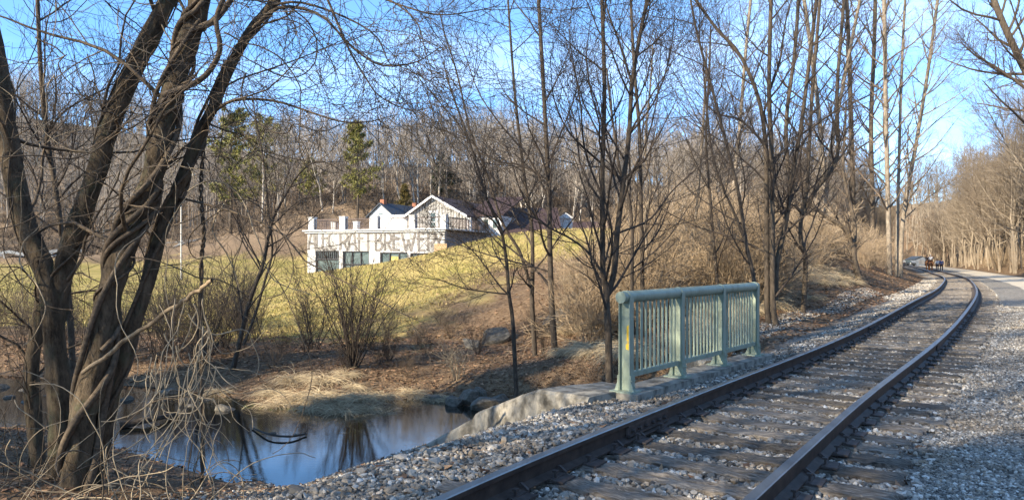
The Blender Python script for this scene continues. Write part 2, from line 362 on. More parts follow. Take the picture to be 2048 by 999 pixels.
def ground_mat():
    m, nt, b = mat('ground_surface')
    L = nt.links.new
    at_ = N(nt, 'ShaderNodeAttribute', attribute_name='zone'); sp = N(nt, 'ShaderNodeSeparateColor'); L(at_.outputs['Color'], sp.inputs[0])
    fine = noise(nt, 26, 8, rough=.75); med = noise(nt, 2.3, 6, rough=.7); big = noise(nt, .35, 5)
    vo = N(nt, 'ShaderNodeTexVoronoi'); vo.inputs['Scale'].default_value = 11
    tc = N(nt, 'ShaderNodeTexCoord'); L(tc.outputs['Object'], vo.inputs['Vector'])
    lit = ramp(nt, fine, [(.30, (.05, .034, .02)), (.47, (.15, .10, .058)), (.60, (.27, .19, .112)), (.75, (.42, .31, .19))])
    leafc = ramp(nt, vo.outputs['Color'], [(0, (.05, .03, .018)), (.4, (.15, .09, .05)), (.75, (.25, .165, .095)), (1, (.34, .24, .15))])
    lit = mixc(nt, .55, lit, leafc)
    lit = mixc(nt, .5, lit, ramp(nt, med, [(.35, (.6, .6, .6)), (.65, (1, 1, 1))]), 'MULTIPLY')
    gr = ramp(nt, med, [(.30, (.19, .17, .037)), (.46, (.37, .285, .08)), (.56, (.52, .38, .14)), (.72, (.35, .275, .075))])
    gr = mixc(nt, .75, gr, ramp(nt, noise(nt, 6, 8, rough=.8), [(.3, (.5, .55, .4)), (.65, (1, 1, 1))]), 'MULTIPLY')
    gr = mixc(nt, .45, gr, ramp(nt, big, [(.42, (.19, .19, .042)), (.58, (.46, .35, .14))]))
    v2 = N(nt, 'ShaderNodeTexVoronoi'); v2.inputs['Scale'].default_value = 26; L(tc.outputs['Object'], v2.inputs['Vector'])
    st = ramp(nt, v2.outputs['Color'], [(0, (.10, .094, .085)), (.35, (.26, .243, .212)), (.7, (.42, .392, .342)), (1, (.64, .60, .53))])
    st = mixc(nt, .8, st, ramp(nt, v2.outputs['Distance'], [(.25, (1, 1, 1)), (.6, (.35, .33, .31))]), 'MULTIPLY')
    st = mixc(nt, .35, st, ramp(nt, med, [(.4, (.22, .20, .17)), (.62, (.42, .39, .34))]))
    st = mixc(nt, .6, st, ramp(nt, noise(nt, 9, 5, rough=.8), [(.36, (.35, .33, .31)), (.5, (.9, .9, .9)), (.64, (1.5, 1.5, 1.5))]), 'MULTIPLY')
    sd = ramp(nt, fine, [(.3, (.09, .06, .04)), (.6, (.19, .135, .09))])
    lit = mixc(nt, at_.outputs['Alpha'], lit, mixc(nt, .3, lit, (.34, .27, .19)))  # litter on the hill lightened in its colour to stand in for haze
    c = mixc(nt, sp.outputs[0], lit, gr); c = mixc(nt, sp.outputs[2], c, sd); c = mixc(nt, sp.outputs[1], c, st)
    L(c, b.inputs['Base Color']); b.inputs['Roughness'].default_value = .95; b.inputs['Specular IOR Level'].default_value = .15
    hh = N(nt, 'ShaderNodeMath', operation='ADD'); L(fine, hh.inputs[0]); L(v2.outputs['Distance'], hh.inputs[1])
    bump(nt, b, hh.outputs[0], .8, .04); return m
gme = raw_mesh('ground', np.c_[GX, GY, GZ], [gq], ground_mat(), True)
ca = gme.color_attributes.new('zone', 'FLOAT_COLOR', 'POINT')
ca.data.foreach_set('color', np.c_[grass, np.clip(gravel, 0, 1), np.clip(sand, 0, 1), hill].astype(np.float32).ravel())
tag(link('ground', gme), kind='structure')

# water
def water_mat():
    m, nt, b = mat('creek_water')
    f = noise(nt, 5, 4, (1, 2.4, 1)); f2 = noise(nt, 16, 3, (1, 2.2, 1))
    a = N(nt, 'ShaderNodeMath', operation='MULTIPLY_ADD'); nt.links.new(f2, a.inputs[0]); a.inputs[1].default_value = .35; nt.links.new(f, a.inputs[2])
    b.inputs['Base Color'].default_value = (.012, .012, .009, 1); b.inputs['Roughness'].default_value = .02; b.inputs['IOR'].default_value = 1.9
    b.inputs['Specular IOR Level'].default_value = .9
    bump(nt, b, a.outputs[0], .016, .05); return m
wq = np.array([(-45, 5.5), (6, 5.5), (6, 20), (-45, 24)])
tag(link('water', raw_mesh('water', np.c_[wq, np.full(4, WZ)], [np.array([[0, 1, 2, 3]])], water_mat())), kind='structure')

# trail beside the track
def trail_mat():
    m, nt, b = mat('stone_dust_trail')
    f = noise(nt, 30, 6); g = noise(nt, 1.2, 4)
    c = ramp(nt, f, [(.3, (.40, .345, .26)), (.7, (.58, .51, .395))]); c = mixc(nt, .4, c, ramp(nt, g, [(.35, (.6, .58, .55)), (.65, (1, 1, 1))]), 'MULTIPLY')
    nt.links.new(c, b.inputs['Base Color']); b.inputs['Roughness'].default_value = .95; bump(nt, b, f, .4, .01); return m
ss = np.linspace(s_at_y(27), CS[-1]-3, 260); lls = np.linspace(-6.3, -2.75, 8)
Sg, Lg = np.meshgrid(ss, lls, indexing='ij'); Lg = Lg+.12*np.sin(Sg*.7+Lg)*np.where((Lg < -6) | (Lg > -3), 1, 0)
tx, ty, tz = track(Sg.ravel(), Lg.ravel()); a = np.arange(259)[:, None]*8+np.arange(7)[None]
tag(link('trail', raw_mesh('trail', np.c_[tx, ty, tz-.05+.03-.05*(np.abs(Lg.ravel()+4.5)/1.8)**4], [np.stack([a, a+1, a+9, a+8], -1).reshape(-1, 4)], trail_mat(), True)), kind='structure')
# paved lane across the far field on the left
ln = np.array([at(px, py, d) for px, py, d in [(-250, 520, 86), (0, 516, 88), (150, 513, 89), (260, 512, 92), (420, 512, 100)]]); ln = catmull(ln, 60)
ex = nrm(np.cross(np.gradient(ln, axis=0), (0, 0, 1)))
e0, e1 = ln-ex*2.6, ln+ex*2.6
for e in (e0, e1): e[:, 2] = ground(e[:, 0], e[:, 1])+.06
mx = np.maximum(e0[:, 2], e1[:, 2]); e0[:, 2] = e0[:, 2]*.5+mx*.5; e1[:, 2] = e1[:, 2]*.5+mx*.5
a = np.arange(59)
M['asphalt'] = simple('pale_asphalt', [(.3, (.13, .13, .125)), (.7, (.20, .20, .19))], 4, bmp=.2)
tag(link('road', raw_mesh('road', np.vstack([e0, e1]), [np.stack([a, a+1, a+61, a+60], -1)], M['asphalt'])), kind='structure')

# ------------------------------------------------------------------ rails, ties, ballast
prof = np.array([(-.07, 0), (.07, 0), (.07, .010), (.030, .024), (.009, .034), (.009, .115), (.018, .122), (.036, .130), (.036, .160), (.030, .168), (-.030, .168), (-.036, .160), (-.036, .130), (-.018, .122), (-.009, .115), (-.009, .034), (-.030, .024), (-.07, .010)])
rs = np.concatenate([np.arange(S_CAM-6, S_CAM+40, .3), np.arange(S_CAM+40, CS[-1]-2, .8)])
def rail(off, label):
    n = len(prof); x, y, z = track(rs[:, None]+prof[None, :, 0]*0, off+prof[None, :, 0])
    V = np.stack([x, y, np.broadcast_to(z+.012+prof[None, :, 1], x.shape)], -1).reshape(-1, 3)
    i = np.arange(len(rs)-1)[:, None]*n; j = np.arange(n)[None]; j2 = (j+1) % n
    q = np.stack([i+j, i+n+j, i+n+j2, i+j2], -1).reshape(-1, 4)
    mi = np.tile(np.isin(np.arange(n), (8, 9, 10)).astype(int), len(rs)-1)
    return tag(link('rail', raw_mesh('rail', V, [q], [M['rail_side'], M['rail_top']], False, mi=mi)), label, 'rail', 'rails of the track')
railL = rail(.7525, 'dark brown steel rail with shiny top nearest the green railing')
railR = rail(-.7525, 'dark brown steel rail with worn pale top on the gravel path side')
def joint(railo, off, s, side):
    b = MB()
    for k in range(2):
        for (l0, l1, z0, z1) in ((.012, .030, .045, .130), (.012, .048, .034, .050), (.018, .040, .112, .130)):
            pts = []
            for ds in (-.45, .45):
                sg = side if k == 0 else -side
                ring = []
                for (l, z) in ((l0, z0), (l1, z0), (l1, z1), (l0, z1)):
                    x, y, zz = track(s+ds, off+sg*l); ring.append((float(x), float(y), float(zz)+.012+z))
                pts.append(ring)
            b.prism(np.array(pts[0]), np.array(pts[1]))
    jb = part('joint_bar', b.mesh('joint_bar', M['plate']), railo)
    for ds in (-.36, -.22, -.08, .08, .22, .36):
        p0 = track(s+ds, off+side*.03); p1 = track(s+ds, off+side*.062)
        MB().tube((float(p0[0]), float(p0[1]), float(p0[2])+.092), (float(p1[0]), float(p1[1]), float(p1[2])+.092), .017, S=6).obj('bolt', M['plate'], jb)
joint(railL, .7525, s_at_y(6.35), -1); joint(railR, -.7525, s_at_y(13.5), 1); joint(railL, .7525, s_at_y(15.5), -1)

def tie_mesh(seed):
    r = np.random.default_rng(seed); nx, ny = 40, 7
    X, Y = np.meshgrid(np.linspace(-1.3, 1.3, nx), np.linspace(-.115, .115, ny), indexing='ij')
    Zt = .006*r.normal(size=(nx, ny))
    for _ in range(5):
        c = r.integers(1, ny-1); a0 = r.integers(0, nx-8); ln_ = r.integers(6, 22); Zt[a0:a0+ln_, c] -= r.uniform(.01, .028)
    Zt[:, 0] -= r.uniform(.004, .02, nx); Zt[:, -1] -= r.uniform(.004, .02, nx)
    e = r.uniform(0, .05, ny); X[0] += e; X[-1] -= e[::-1]; Zt[0] -= .012; Zt[-1] -= .012
    Y = Y+.008*r.normal(size=(nx, 1))
    top = np.stack([X, Y, Zt], -1).reshape(-1, 3); bot = top.copy(); bot[:, 2] = -.18
    V = np.vstack([top, bot]); n = nx*ny; i = np.arange(nx-1)[:, None]*ny; j = np.arange(ny-1)[None]
    q = [np.stack([i+j, i+ny+j, i+ny+j+1, i+j+1], -1).reshape(-1, 4)]
    for jj in (0, ny-1):
        k = np.arange(nx-1)*ny+jj; f = np.stack([k, k+ny, k+ny+n, k+n], -1); q.append(f if jj else f[:, ::-1])
    for iii in (0, nx-1):
        k = iii*ny+np.arange(ny-1); f = np.stack([k, k+1, k+1+n, k+n], -1); q.append(f[:, ::-1] if iii == 0 else f)
    return raw_mesh('tie_timber', V, q, M['tie'])
tie_meshes = [tie_mesh(i) for i in range(7)]
pl = MB()
pl.box((-.18, -.095, 0), (.18, .095, .014)).box((-.10, -.095, .014), (-.072, .095, .022)).box((.072, -.095, .014), (.10, .095, .022))
plate_me = pl.mesh('tie_plate', M['plate'])
sp_ = MB(); sp_.box((-.008, -.008, -.05), (.008, .008, .045)).box((-.016, -.022, .045), (.02, .016, .06)); spike_me = sp_.mesh('spike', M['plate'])
an = MB(); an.prism(np.array([(-.09, -.012, -.06), (.09, -.012, -.06), (.09, -.012, .012), (.035, -.012, .05), (-.09, -.012, .012)]), np.array([(-.09, .012, -.06), (.09, .012, -.06), (.09, .012, .012), (.035, .012, .05), (-.09, .012, .012)]))
anchor_me = an.mesh('rail_anchor', M['plate'])
ORD = ['first', 'second', 'third', 'fourth', 'fifth', 'sixth', 'seventh', 'eighth', 'ninth', 'tenth', 'eleventh', 'twelfth', 'thirteenth', 'fourteenth', 'fifteenth', 'sixteenth', 'seventeenth', 'eighteenth', 'nineteenth', 'twentieth']
tie_s = [S4-.9]; tr = np.random.default_rng(5)
while tie_s[-1] < s_at_y(95): tie_s.append(tie_s[-1]+tr.uniform(.45, .58))
for k, s in enumerate(tie_s):
    off = tr.normal()*.06; rot = tr.normal()*.018
    x, y, z = track(s, -.08+off); t = np.array([np.interp(s, CS, CT[:, 0]), np.interp(s, CS, CT[:, 1])])
    if k < 2: lab = 'weathered tie at the bottom edge of the photo, %s from the edge' % ORD[k]
    elif k < 20: lab = 'weathered grey wooden tie, %s along the track from the bottom of the photo' % ORD[k]
    elif y < 45: lab = 'weathered wooden tie on the middle stretch of track past the green railing'
    else: lab = 'distant weathered tie on the far bend of the track'
    e = empty('railway_tie', (float(x), float(y), float(z)), lab, 'railway tie', 'wooden ties under the rails', math.atan2(t[1], t[0])-PI/2+rot)
    part('timber', tie_meshes[k % 7], e)
    if y < 40:
        for o_, sg in ((.7525, 1), (-.7525, -1)):
            lx = -(o_-(-.08+off))
            p = part('tie_plate', plate_me, e); p.location = (lx, 0, .001)
            if y < 20:
                for (dx, dy) in ((-.125, .04), (.125, -.04)):
                    q = part('spike', spike_me, p); q.location = (dx*.72, dy, .012); q.rotation_euler = (0, 0, 0 if dx < 0 else PI)
                if k % 3 != 1:
                    q = part('rail_anchor', anchor_me, p); q.location = (0, .125, .012)
tie_s = np.array(tie_s)

def ico(seed):
    t = (1+5**.5)/2
    V = np.array([(-1, t, 0), (1, t, 0), (-1, -t, 0), (1, -t, 0), (0, -1, t), (0, 1, t), (0, -1, -t), (0, 1, -t), (t, 0, -1), (t, 0, 1), (-t, 0, -1), (-t, 0, 1)])/math.sqrt(1+t*t)
    Fc = np.array([(0, 11, 5), (0, 5, 1), (0, 1, 7), (0, 7, 10), (0, 10, 11), (1, 5, 9), (5, 11, 4), (11, 10, 2), (10, 7, 6), (7, 1, 8), (3, 9, 4), (3, 4, 2), (3, 2, 6), (3, 6, 8), (3, 8, 9), (4, 9, 5), (2, 4, 11), (6, 2, 10), (8, 6, 7), (9, 8, 1)])
    r = np.random.default_rng(seed); return V*(1+.34*r.uniform(-1, 1, (12, 1)))*r.uniform(.5, 1.25, 3), Fc
def rotm(n, r):
    q = nrm(r.normal(size=(n, 4))); w, x, y, z = q.T
    return np.stack([1-2*(y*y+z*z), 2*(x*y-z*w), 2*(x*z+y*w), 2*(x*y+z*w), 1-2*(x*x+z*z), 2*(y*z-x*w), 2*(x*z-y*w), 2*(y*z+x*w), 1-2*(x*x+y*y)], -1).reshape(-1, 3, 3)
icos = [ico(i) for i in range(6)]
def stones(P, size, r):
    n = len(P); V = np.empty((n, 12, 3)); R = rotm(n, r)
    k = r.integers(0, 6, n); T = np.stack([a[0] for a in icos])[k]
    V = np.einsum('nij,nvj->nvi', R, T); V[:, :, 2] *= .8
    V = V*size[:, None, None]+P[:, None]
    Fq = (icos[0][1][None]+12*np.arange(n)[:, None, None]).reshape(-1, 3)
    return V.reshape(-1, 3), Fq
r = np.random.default_rng(21)
PS, SZ = [], []
def scatter(n, y0, y1, l0, l1, smin, smax, lift=.2, keep=None):
    s = r.uniform(s_at_y(y0), s_at_y(y1), n); l = r.uniform(l0, l1, n)
    x, y, _ = track(s, l); z = ground(x, y); dn = np.min(np.abs(s[:, None]-tie_s[None]), axis=1)
    ok = ~((dn < .148) & (np.abs(l+.08) < 1.36) & (r.uniform(size=n) > .03)) & (np.abs(np.abs(l)-.7525) > .05)
    if keep is not None: ok &= keep(x, y, z, s, l)
    sz = (smin+(smax-smin)*r.beta(1.6, 3, n)); z = z+.012*(np.abs(l) < 1.45); z = z+sz*r.uniform(-.3, .9, n)*lift*3
    PS.append(np.c_[x, y, z][ok]); SZ.append(sz[ok])
nw = lambda x, y, z, s, l: (z > WZ-.05) & ((l < 1.55) | (y < 9.0) | (l > 2.35))
scatter(46000, 1.5, 12, -1.5, 1.6, .012, .035)
scatter(9000, 26, 60, -1.5, 1.4, .018, .032)
scatter(24000, 12, 26, -1.5, 1.7, .014, .034)
scatter(64000, 1.0, 11.5, 1.4, 6.2, .012, .033, keep=lambda x, y, z, s, l: nw(x, y, z, s, l) & (r.uniform(size=len(x)) > sstep(4.9, 6.2, l)))
scatter(12000, 11, 28, 1.4, 3.0, .015, .038, keep=nw)
scatter(9000, 26, 60, 1.3, 2.2, .028, .055)
scatter(350, 1.5, 14, 1.5, 3.4, .036, .062, keep=nw)
scatter(60000, 2, 9, -3.4, -1.2, .005, .023)
scatter(34000, 9, 24, -3.6, -1.2, .008, .026)
V_, F_ = stones(np.concatenate(PS), np.concatenate(SZ), r)
tag(link('ballast_stones', raw_mesh('ballast_stones', V_, [F_], M['stone'])), 'grey crushed stone ballast heaped around the ties and down the creek bank', 'ballast', kind='stuff')

# fallen leaves
def leaves(P, size, r):
    n = len(P); a = r.uniform(0, 2*PI, n); c, s = np.cos(a), np.sin(a)
    q = np.array([(-1, 0, .1), (-.2, -.5, 0), (1, 0, .25), (-.1, .5, .0)])
    x = q[None, :, 0]*c[:, None]-q[None, :, 1]*s[:, None]; y = q[None, :, 0]*s[:, None]+q[None, :, 1]*c[:, None]
    z = q[None, :, 2]*r.uniform(-1, 2.5, (n, 1))+r.normal(size=(n, 4))*.18
    V = P[:, None]+np.stack([x, y, z], -1)*size[:, None, None]
    return V.reshape(-1, 3), np.arange(4*n).reshape(-1, 4)
LP = []
def leafs(n, px0, px1, y0, y1, cond):
    y = y0*np.power(y1/y0, r.uniform(size=n)); x = y*(r.uniform(px0, px1, n)-1024)/F
    z, s, l, dc = ground(x, y, True); k = cond(x, y, l, dc, r.uniform(size=n)); LP.append(np.c_[x, y, z+.012][k])
leafs(26000, -100, 1500, 11.5, 24, lambda x, y, l, dc, u: (dc > .15) & (l > 2.6))
leafs(5000, 0, 1300, 6, 12, lambda x, y, l, dc, u: (dc > .05) & (l > 2.2) & (u < .25+.6*(l > 5.2)))
leafs(24000, 1200, 1900, 14, 60, lambda x, y, l, dc, u: (l > 1.9) & (l < 14))
leafs(9000, 200, 1450, 22, 55, lambda x, y, l, dc, u: (l > 4) & (u < .25+.75*sstep(-12, 4, x)))
leafs(4500, 700, 2040, 4, 30, lambda x, y, l, dc, u: (l < 2.5) & (l > -1.4) & (u < .45))
LPc = np.concatenate(LP)
V_, F_ = leaves(LPc, r.uniform(.025, .06, len(LPc))*np.clip(LPc[:, 1]/16, 1, 1.4), r)
gy_ = 22*np.power(62/22, r.uniform(size=60000)); gx_ = gy_*(r.uniform(-200, 1480, 60000)-1024)/F
gz_, gs_, gl_, gd_ = ground(gx_, gy_, True); dl_ = sd_poly(gx_, gy_, lawn); ok = (gl_ > 4) & (dl_ < .8+wav(gx_, gy_)*.8)
P0 = np.c_[gx_, gy_, gz_-.01][ok]; n0 = len(P0); a0 = r.uniform(0, 2*PI, n0); wd = np.c_[np.cos(a0), np.sin(a0), np.zeros(n0)]*.02; tip = np.c_[r.normal(size=(n0, 2))*.05, r.uniform(.05, .13, n0)]
M['lawn_blade'] = island('winter_grass_blade', [(0, (.16, .145, .037)), (.5, (.33, .255, .085)), (1, (.45, .345, .16))])
tag(link('lawn_grass', raw_mesh('lawn_grass', np.stack([P0-wd, P0+wd, P0+tip], 1).reshape(-1, 3), [np.arange(3*n0).reshape(-1, 3)], M['lawn_blade'])), 'short tufty winter grass on the sloping lawn', 'grass', kind='stuff')
tag(link('fallen_leaves', raw_mesh('fallen_leaves', V_, [F_], M['leaf'])), 'brown fallen leaves littering the creek bank and track side', 'leaves', kind='stuff')

# ------------------------------------------------------------------ green railing on its kerb, wing walls
S0 = s_at_y(8.8); RX0 = wp(1252, 776, .06)[:2]; RX1 = wp(1508, 701, .06+.03)[:2]
rd = nrm(RX1-RX0); rn = np.array([-rd[1], rd[0]]); RLEN = float(np.linalg.norm(RX1-RX0))
def RF(V):                               # railing frame: x along, y away from the track, z up
    V = np.asarray(V, float); return np.c_[RX0[0]+V[:, 0]*rd[0]+V[:, 1]*rn[0], RX0[1]+V[:, 0]*rd[1]+V[:, 1]*rn[1], V[:, 2]]
kerb = MB()
def rock_box(b, nx, lo, hi, fr, amp, seed):
    rr = np.random.default_rng(seed); x = np.linspace(lo[0], hi[0], nx); prv = None
    for k in range(nx):
        ring = np.array([(x[k], lo[1], lo[2]), (x[k], hi[1], lo[2]), (x[k], hi[1], hi[2]), (x[k], lo[1], hi[2])])+rr.normal(size=(4, 3))*amp
        ring = fr(ring)
        if prv is not None: b.prism(prv, ring)
        prv = ring
    return b
rk = empty('bridge_kerb', (*RX0, 0), 'low grey concrete kerb under the green railing', 'kerb')
rock_box(kerb, 2, (-.12, -.22, -.5), (RLEN+.35, .22, .02), RF, 0, 1); kerb.obj('kerb_slab', M['concrete'], rk, (*RX0, 0))
hb = MB().box((-.1, .02, -2.2), (RLEN+.3, .20, .01), RF); hb.obj('headwall', M['concrete'], rk, (*RX0, 0))
rl = empty('bridge_railing', (*RX0, .02), 'sage green steel bridge railing with round top pipe beside the track', 'railing')
B0 = (*RX0, .02); Z0 = .02; RH = 1.13; G = M['paint_green']
ps = [0, RLEN/3, 2*RLEN/3, RLEN]
for k, s in enumerate(ps):               # H-section posts
    p = MB()
    w = .047
    p.box((s-w, -.075, Z0+.02), (s+w, -.063, Z0+RH-.05), RF).box((s-w, .063, Z0+.02), (s+w, .075, Z0+RH-.05), RF).box((s-.006, -.0625, Z0+.02), (s+.006, .0625, Z0+RH-.05), RF)
    po = p.obj('post', G, rl, B0)
    q = MB().box((s-.12, -.14, Z0-.0), (s+.12, .16, Z0+.018), RF)
    for sy in (-1, 1):
        q.prism(RF([(s-w, sy*.076, Z0+.018), (s-w, sy*.13, Z0+.018), (s-w, sy*.076, Z0+.16)]), RF([(s-w+.012, sy*.076, Z0+.018), (s-w+.012, sy*.13, Z0+.018), (s-w+.012, sy*.076, Z0+.16)]))
        q.box((s-w-.004, sy*.083-.007, Z0+.02), (s+w+.004, sy*.083+.007, Z0+.2), RF)
    part('base_plate', q.mesh('base_plate', G, B0), po)
    for (dx, z) in ((-.032, .06), (.032, .06), (-.032, .14), (.032, .14)):
        c0 = RF([(s+dx, -.090, Z0+z), (s+dx, -.104, Z0+z)]); part('bolt', MB().tube(c0[0], c0[1], .011, S=6).mesh('bolt', G, B0), po)
    cl = MB()
    A = np.linspace(0, 2*PI, 17)[:-1]; ring = lambda x, rr: RF(np.c_[np.full(16, x), np.cos(A)*rr, Z0+RH+np.sin(A)*rr])
    cl.prism(ring(s-.03, .078), ring(s+.03, .078)).box((s-.05, -.079, Z0+RH-.17), (s+.05, -.0765, Z0+RH), RF)
    part('collar', cl.mesh('collar', G, B0), po)
    if k == 0:
        y = MB(); y.prism(RF([(s-w-.0025, -.02, Z0+.70), (s-w-.0025, .0, Z0+.70), (s-w-.0025, .01, Z0+.86), (s-w-.0025, -.012, Z0+.85)]), RF([(s-w-.0005, -.02, Z0+.70), (s-w-.0005, .0, Z0+.70), (s-w-.0005, .01, Z0+.86), (s-w-.0005, -.012, Z0+.85)]))
        pm = MB()
        for (y0, y1, z0, z1) in ((-.045, -.015, .60, .80), (-.042, -.005, .50, .585), (-.04, -.02, .585, .60)):
            pm.prism(RF([(s-.0125, y0, Z0+z0), (s-.0125, y1, Z0+z0+.01), (s-.0125, y1, Z0+z1-.02), (s-.0125, y0, Z0+z1)]), RF([(s-.0065, y0, Z0+z0), (s-.0065, y1, Z0+z0+.01), (s-.0065, y1, Z0+z1-.02), (s-.0065, y0, Z0+z1)]))
        part('paint_mark', pm.mesh('paint_mark', M['paint_yellow'], B0), po)
A = np.linspace(0, 2*PI, 25)[:-1]; ring = lambda x, rr: RF(np.c_[np.full(24, x), np.cos(A)*rr, Z0+RH+np.sin(A)*rr])
tp = MB()
for a_, b_ in zip(np.linspace(-.13, RLEN+.08, 5)[:-1], np.linspace(-.13, RLEN+.08, 5)[1:]): tp.prism(ring(a_, .07), ring(b_, .07))
tpm = tp.mesh('top_pipe', G, B0); part('top_pipe', tpm, rl)
for k in range(3):
    a_, b_ = ps[k]+.056, ps[k+1]-.056
    MB().box((a_, -.05, Z0+.17), (b_, .03, Z0+.225), RF).obj('bottom_rail', G, rl, B0)
    for j in range(11):
        x = a_+(b_-a_)*(j+.75)/11.5
        MB().tube(RF([(x, -.01, Z0+.22)])[0], RF([(x, -.01, Z0+RH-.05)])[0], .0165, S=10).obj('baluster', G, rl, B0, smooth=False)

def wing(name, label, path, width, side_top, seed):
    """path: list of (x,y,ztop); a leaning concrete wall that follows it down to the creek"""
    b = MB(); P = np.array(path); rr = np.random.default_rng(seed); K = np.concatenate([np.linspace(P[i], P[i+1], 9, endpoint=(i == len(P)-2)) for i in range(len(P)-1)])
    T = nrm(np.gradient(K[:, :2], axis=0)); Nn = np.c_[-T[:, 1], T[:, 0]]
    e = empty(name, tuple(P[0]), label, 'wing wall')
    VV = []
    n = len(K)
    for k in range(n):
        x, y, z = K[k]; w0, w1 = side_top
        jt = rr.normal(size=6)*.006
        o = lambda d, zz: (x+Nn[k, 0]*d, y+Nn[k, 1]*d, zz)
        VV.append([o(-w0, min(z-1.3, -1.9)), o(-w0+jt[0], z-.03+jt[1]), o(-w0+.03, z+jt[2]*.5), o(0, z+.006+jt[3]*.5), o(w1-.03, z+jt[4]*.5), o(w1, z-.04+jt[5]), o(w1+.15, min(z-1.3, -1.9))])
    V = np.array(VV).reshape(-1, 3); i = np.arange(n-1)[:, None]*7; j = np.arange(6)[None]
    q = np.stack([i+j, i+j+1, i+7+j+1, i+7+j], -1).reshape(-1, 4)
    caps = [np.array([[0, 1, 2, 3, 4, 5, 6][::-1], [(n-1)*7+t for t in range(7)]])]
    part('wall', raw_mesh('wall', V, [q]+caps, M['concrete'], False, tuple(P[0])), e)
    return e
pA = np.array([RX0[0], RX0[1]])+rd*.05+rn*.1
wing('wing_wall', 'pale concrete wing wall sloping down to the creek left of the green railing', [(*(pA-rd*.3), .02), (*(wp(1120, 772, 0.0)[:2]), -.005), tuple(wp(985, 822, -.66)), tuple(wp(858, 890, -1.34)), tuple(wp(800, 925, -1.66))], .5, (.72, .34), 4)
pB = RX0+rd*(RLEN*.80)+rn*.25
wing('wing_wall', 'pale concrete wing wall seen through the bars of the green railing', [(*pB, 0.0), (*(pB+rn*.6+rd*.5), -.02), (*(pB+rn*1.0+rd*1.5), -.5), (*(pB+rn*1.3+rd*2.3), -1.1)], .5, (.25, .25), 5)

# ------------------------------------------------------------------ plants
def grow(r, P, R, K, t0, t1, ang, asd, ln, lvar, n, up, wob, rr, taper=.25, lt=.6, fixup=0):
    m, nn = P.shape[:2]
    k = np.arange(K)[None]+r.uniform(0, 1, (m, K)); t = t0+(t1-t0)*k/K
    f = np.clip(t*(nn-1), 0, nn-1.001); i = f.astype(int); u = (f-i)[..., None]; mi = np.arange(m)[:, None]
    p = P[mi, i]*(1-u)+P[mi, i+1]*u; T = nrm(P[mi, i+1]-P[mi, i]); rad = R[mi, i]*(1-u[..., 0])+R[mi, i+1]*u[..., 0]
    az = np.arange(K)[None]*2.399+r.uniform(0, 6.28, (m, 1))+r.normal(size=(m, K))*.5
    ref = np.where(np.abs(T[..., 2:3]) < .9, np.array([0, 0, 1.]), np.array([1., 0, 0])); a = nrm(np.cross(T, ref)); b = np.cross(T, a)
    perp = np.cos(az)[..., None]*a+np.sin(az)[..., None]*b
    th = np.radians(ang+asd*r.normal(size=(m, K)))[..., None]
    d = np.cos(th)*T+np.sin(th)*perp
    L = np.asarray(ln)*(1-lt*t)*(1+lvar*r.normal(size=(m, K))).clip(.3, 2); 
    d = d.reshape(-1, 3); q = p.reshape(-1, 3); L = np.broadcast_to(L, (m, K)).reshape(-1); out = [q]
    for _ in range(n-1):
        d = nrm(d+np.array([0, 0, up])+wob*r.normal(size=d.shape)); q = q+d*(L/(n-1))[:, None]; out.append(q)
    Q = np.stack(out, 1); R0 = np.minimum(rad.reshape(-1)*rr, rad.reshape(-1)*.95)
    return Q, R0[:, None]*np.linspace(1, taper, n)[None]
def minr(R, v): return np.maximum(R, v)

def stem(pts, d, w0, w1, n=26, extend=0, base_drop=.3, r=rng, jit=.0):
    """pts: pixels from the foot up; d: metres ahead (one, or foot and tip); widths in pixels"""
    d = np.linspace(*d, len(pts)) if isinstance(d, tuple) else np.full(len(pts), float(d))
    P = [at(px, py, dd) for (px, py), dd in zip(pts, d)]
    if extend:
        t = nrm(P[-1]-P[-2]); P.append(P[-1]+t*extend*.5+np.array([0, 0, .1*extend])); P.append(P[-1]+t*extend*.4+np.array([0, 0, .2*extend]))
    if base_drop:
        g = gz(P[0][0], P[0][1]); P[0][2] = g; P.insert(0, np.array([P[0][0]-.02, P[0][1], g-base_drop]))
    P = catmull(P, n); P[1:-1] += r.normal(size=(n-2, 3))*jit
    dd = P[:, 1].mean(); t = np.linspace(0, 1, n); k = .9 if dd < 9.8 else .64; w0, w1 = w0*k, w1*k; R = (w0*(1-t)+w1*t)/2*dd/F
    if base_drop: R = R*(1+.35*np.exp(-t*n/2.2))
    return P, R
STY = {  # branch layers: K, t0, t1, angle, sd, length, lvar, points, up, wobble, radius ratio, lt
 'open': [(13, .25, .98, 44, 10, 2.6, .35, 8, .08, .10, .50, .5), (8, .15, .95, 42, 12, 1.05, .3, 6, .05, .12, .55, .5), (6, .1, .98, 38, 14, .45, .3, 4, .05, .12, .6, .4)],
 'big': [(8, .35, .98, 55, 14, 2.2, .4, 10, -.01, .16, .22, .3), (8, .15, .95, 48, 15, 1.2, .4, 8, -.04, .14, .5, .4), (5, .1, .95, 45, 15, .5, .4, 5, -.03, .15, .6, .4)],
 'tall': [(34, .25, .99, 48, 10, 4.6, .3, 8, .08, .07, .45, .55), (9, .15, .97, 40, 12, 1.5, .3, 6, .05, .09, .5, .5), (6, .1, .98, 36, 12, .6, .3, 4, .04, .1, .6, .4)],
 'thin': [(12, .30, .98, 45, 10, 1.5, .35, 7, .07, .10, .5, .5), (6, .15, .95, 42, 12, .8, .3, 5, .05, .12, .55, .5), (5, .1, .98, 38, 14, .35, .3, 4, .05, .12, .6, .4)],
}
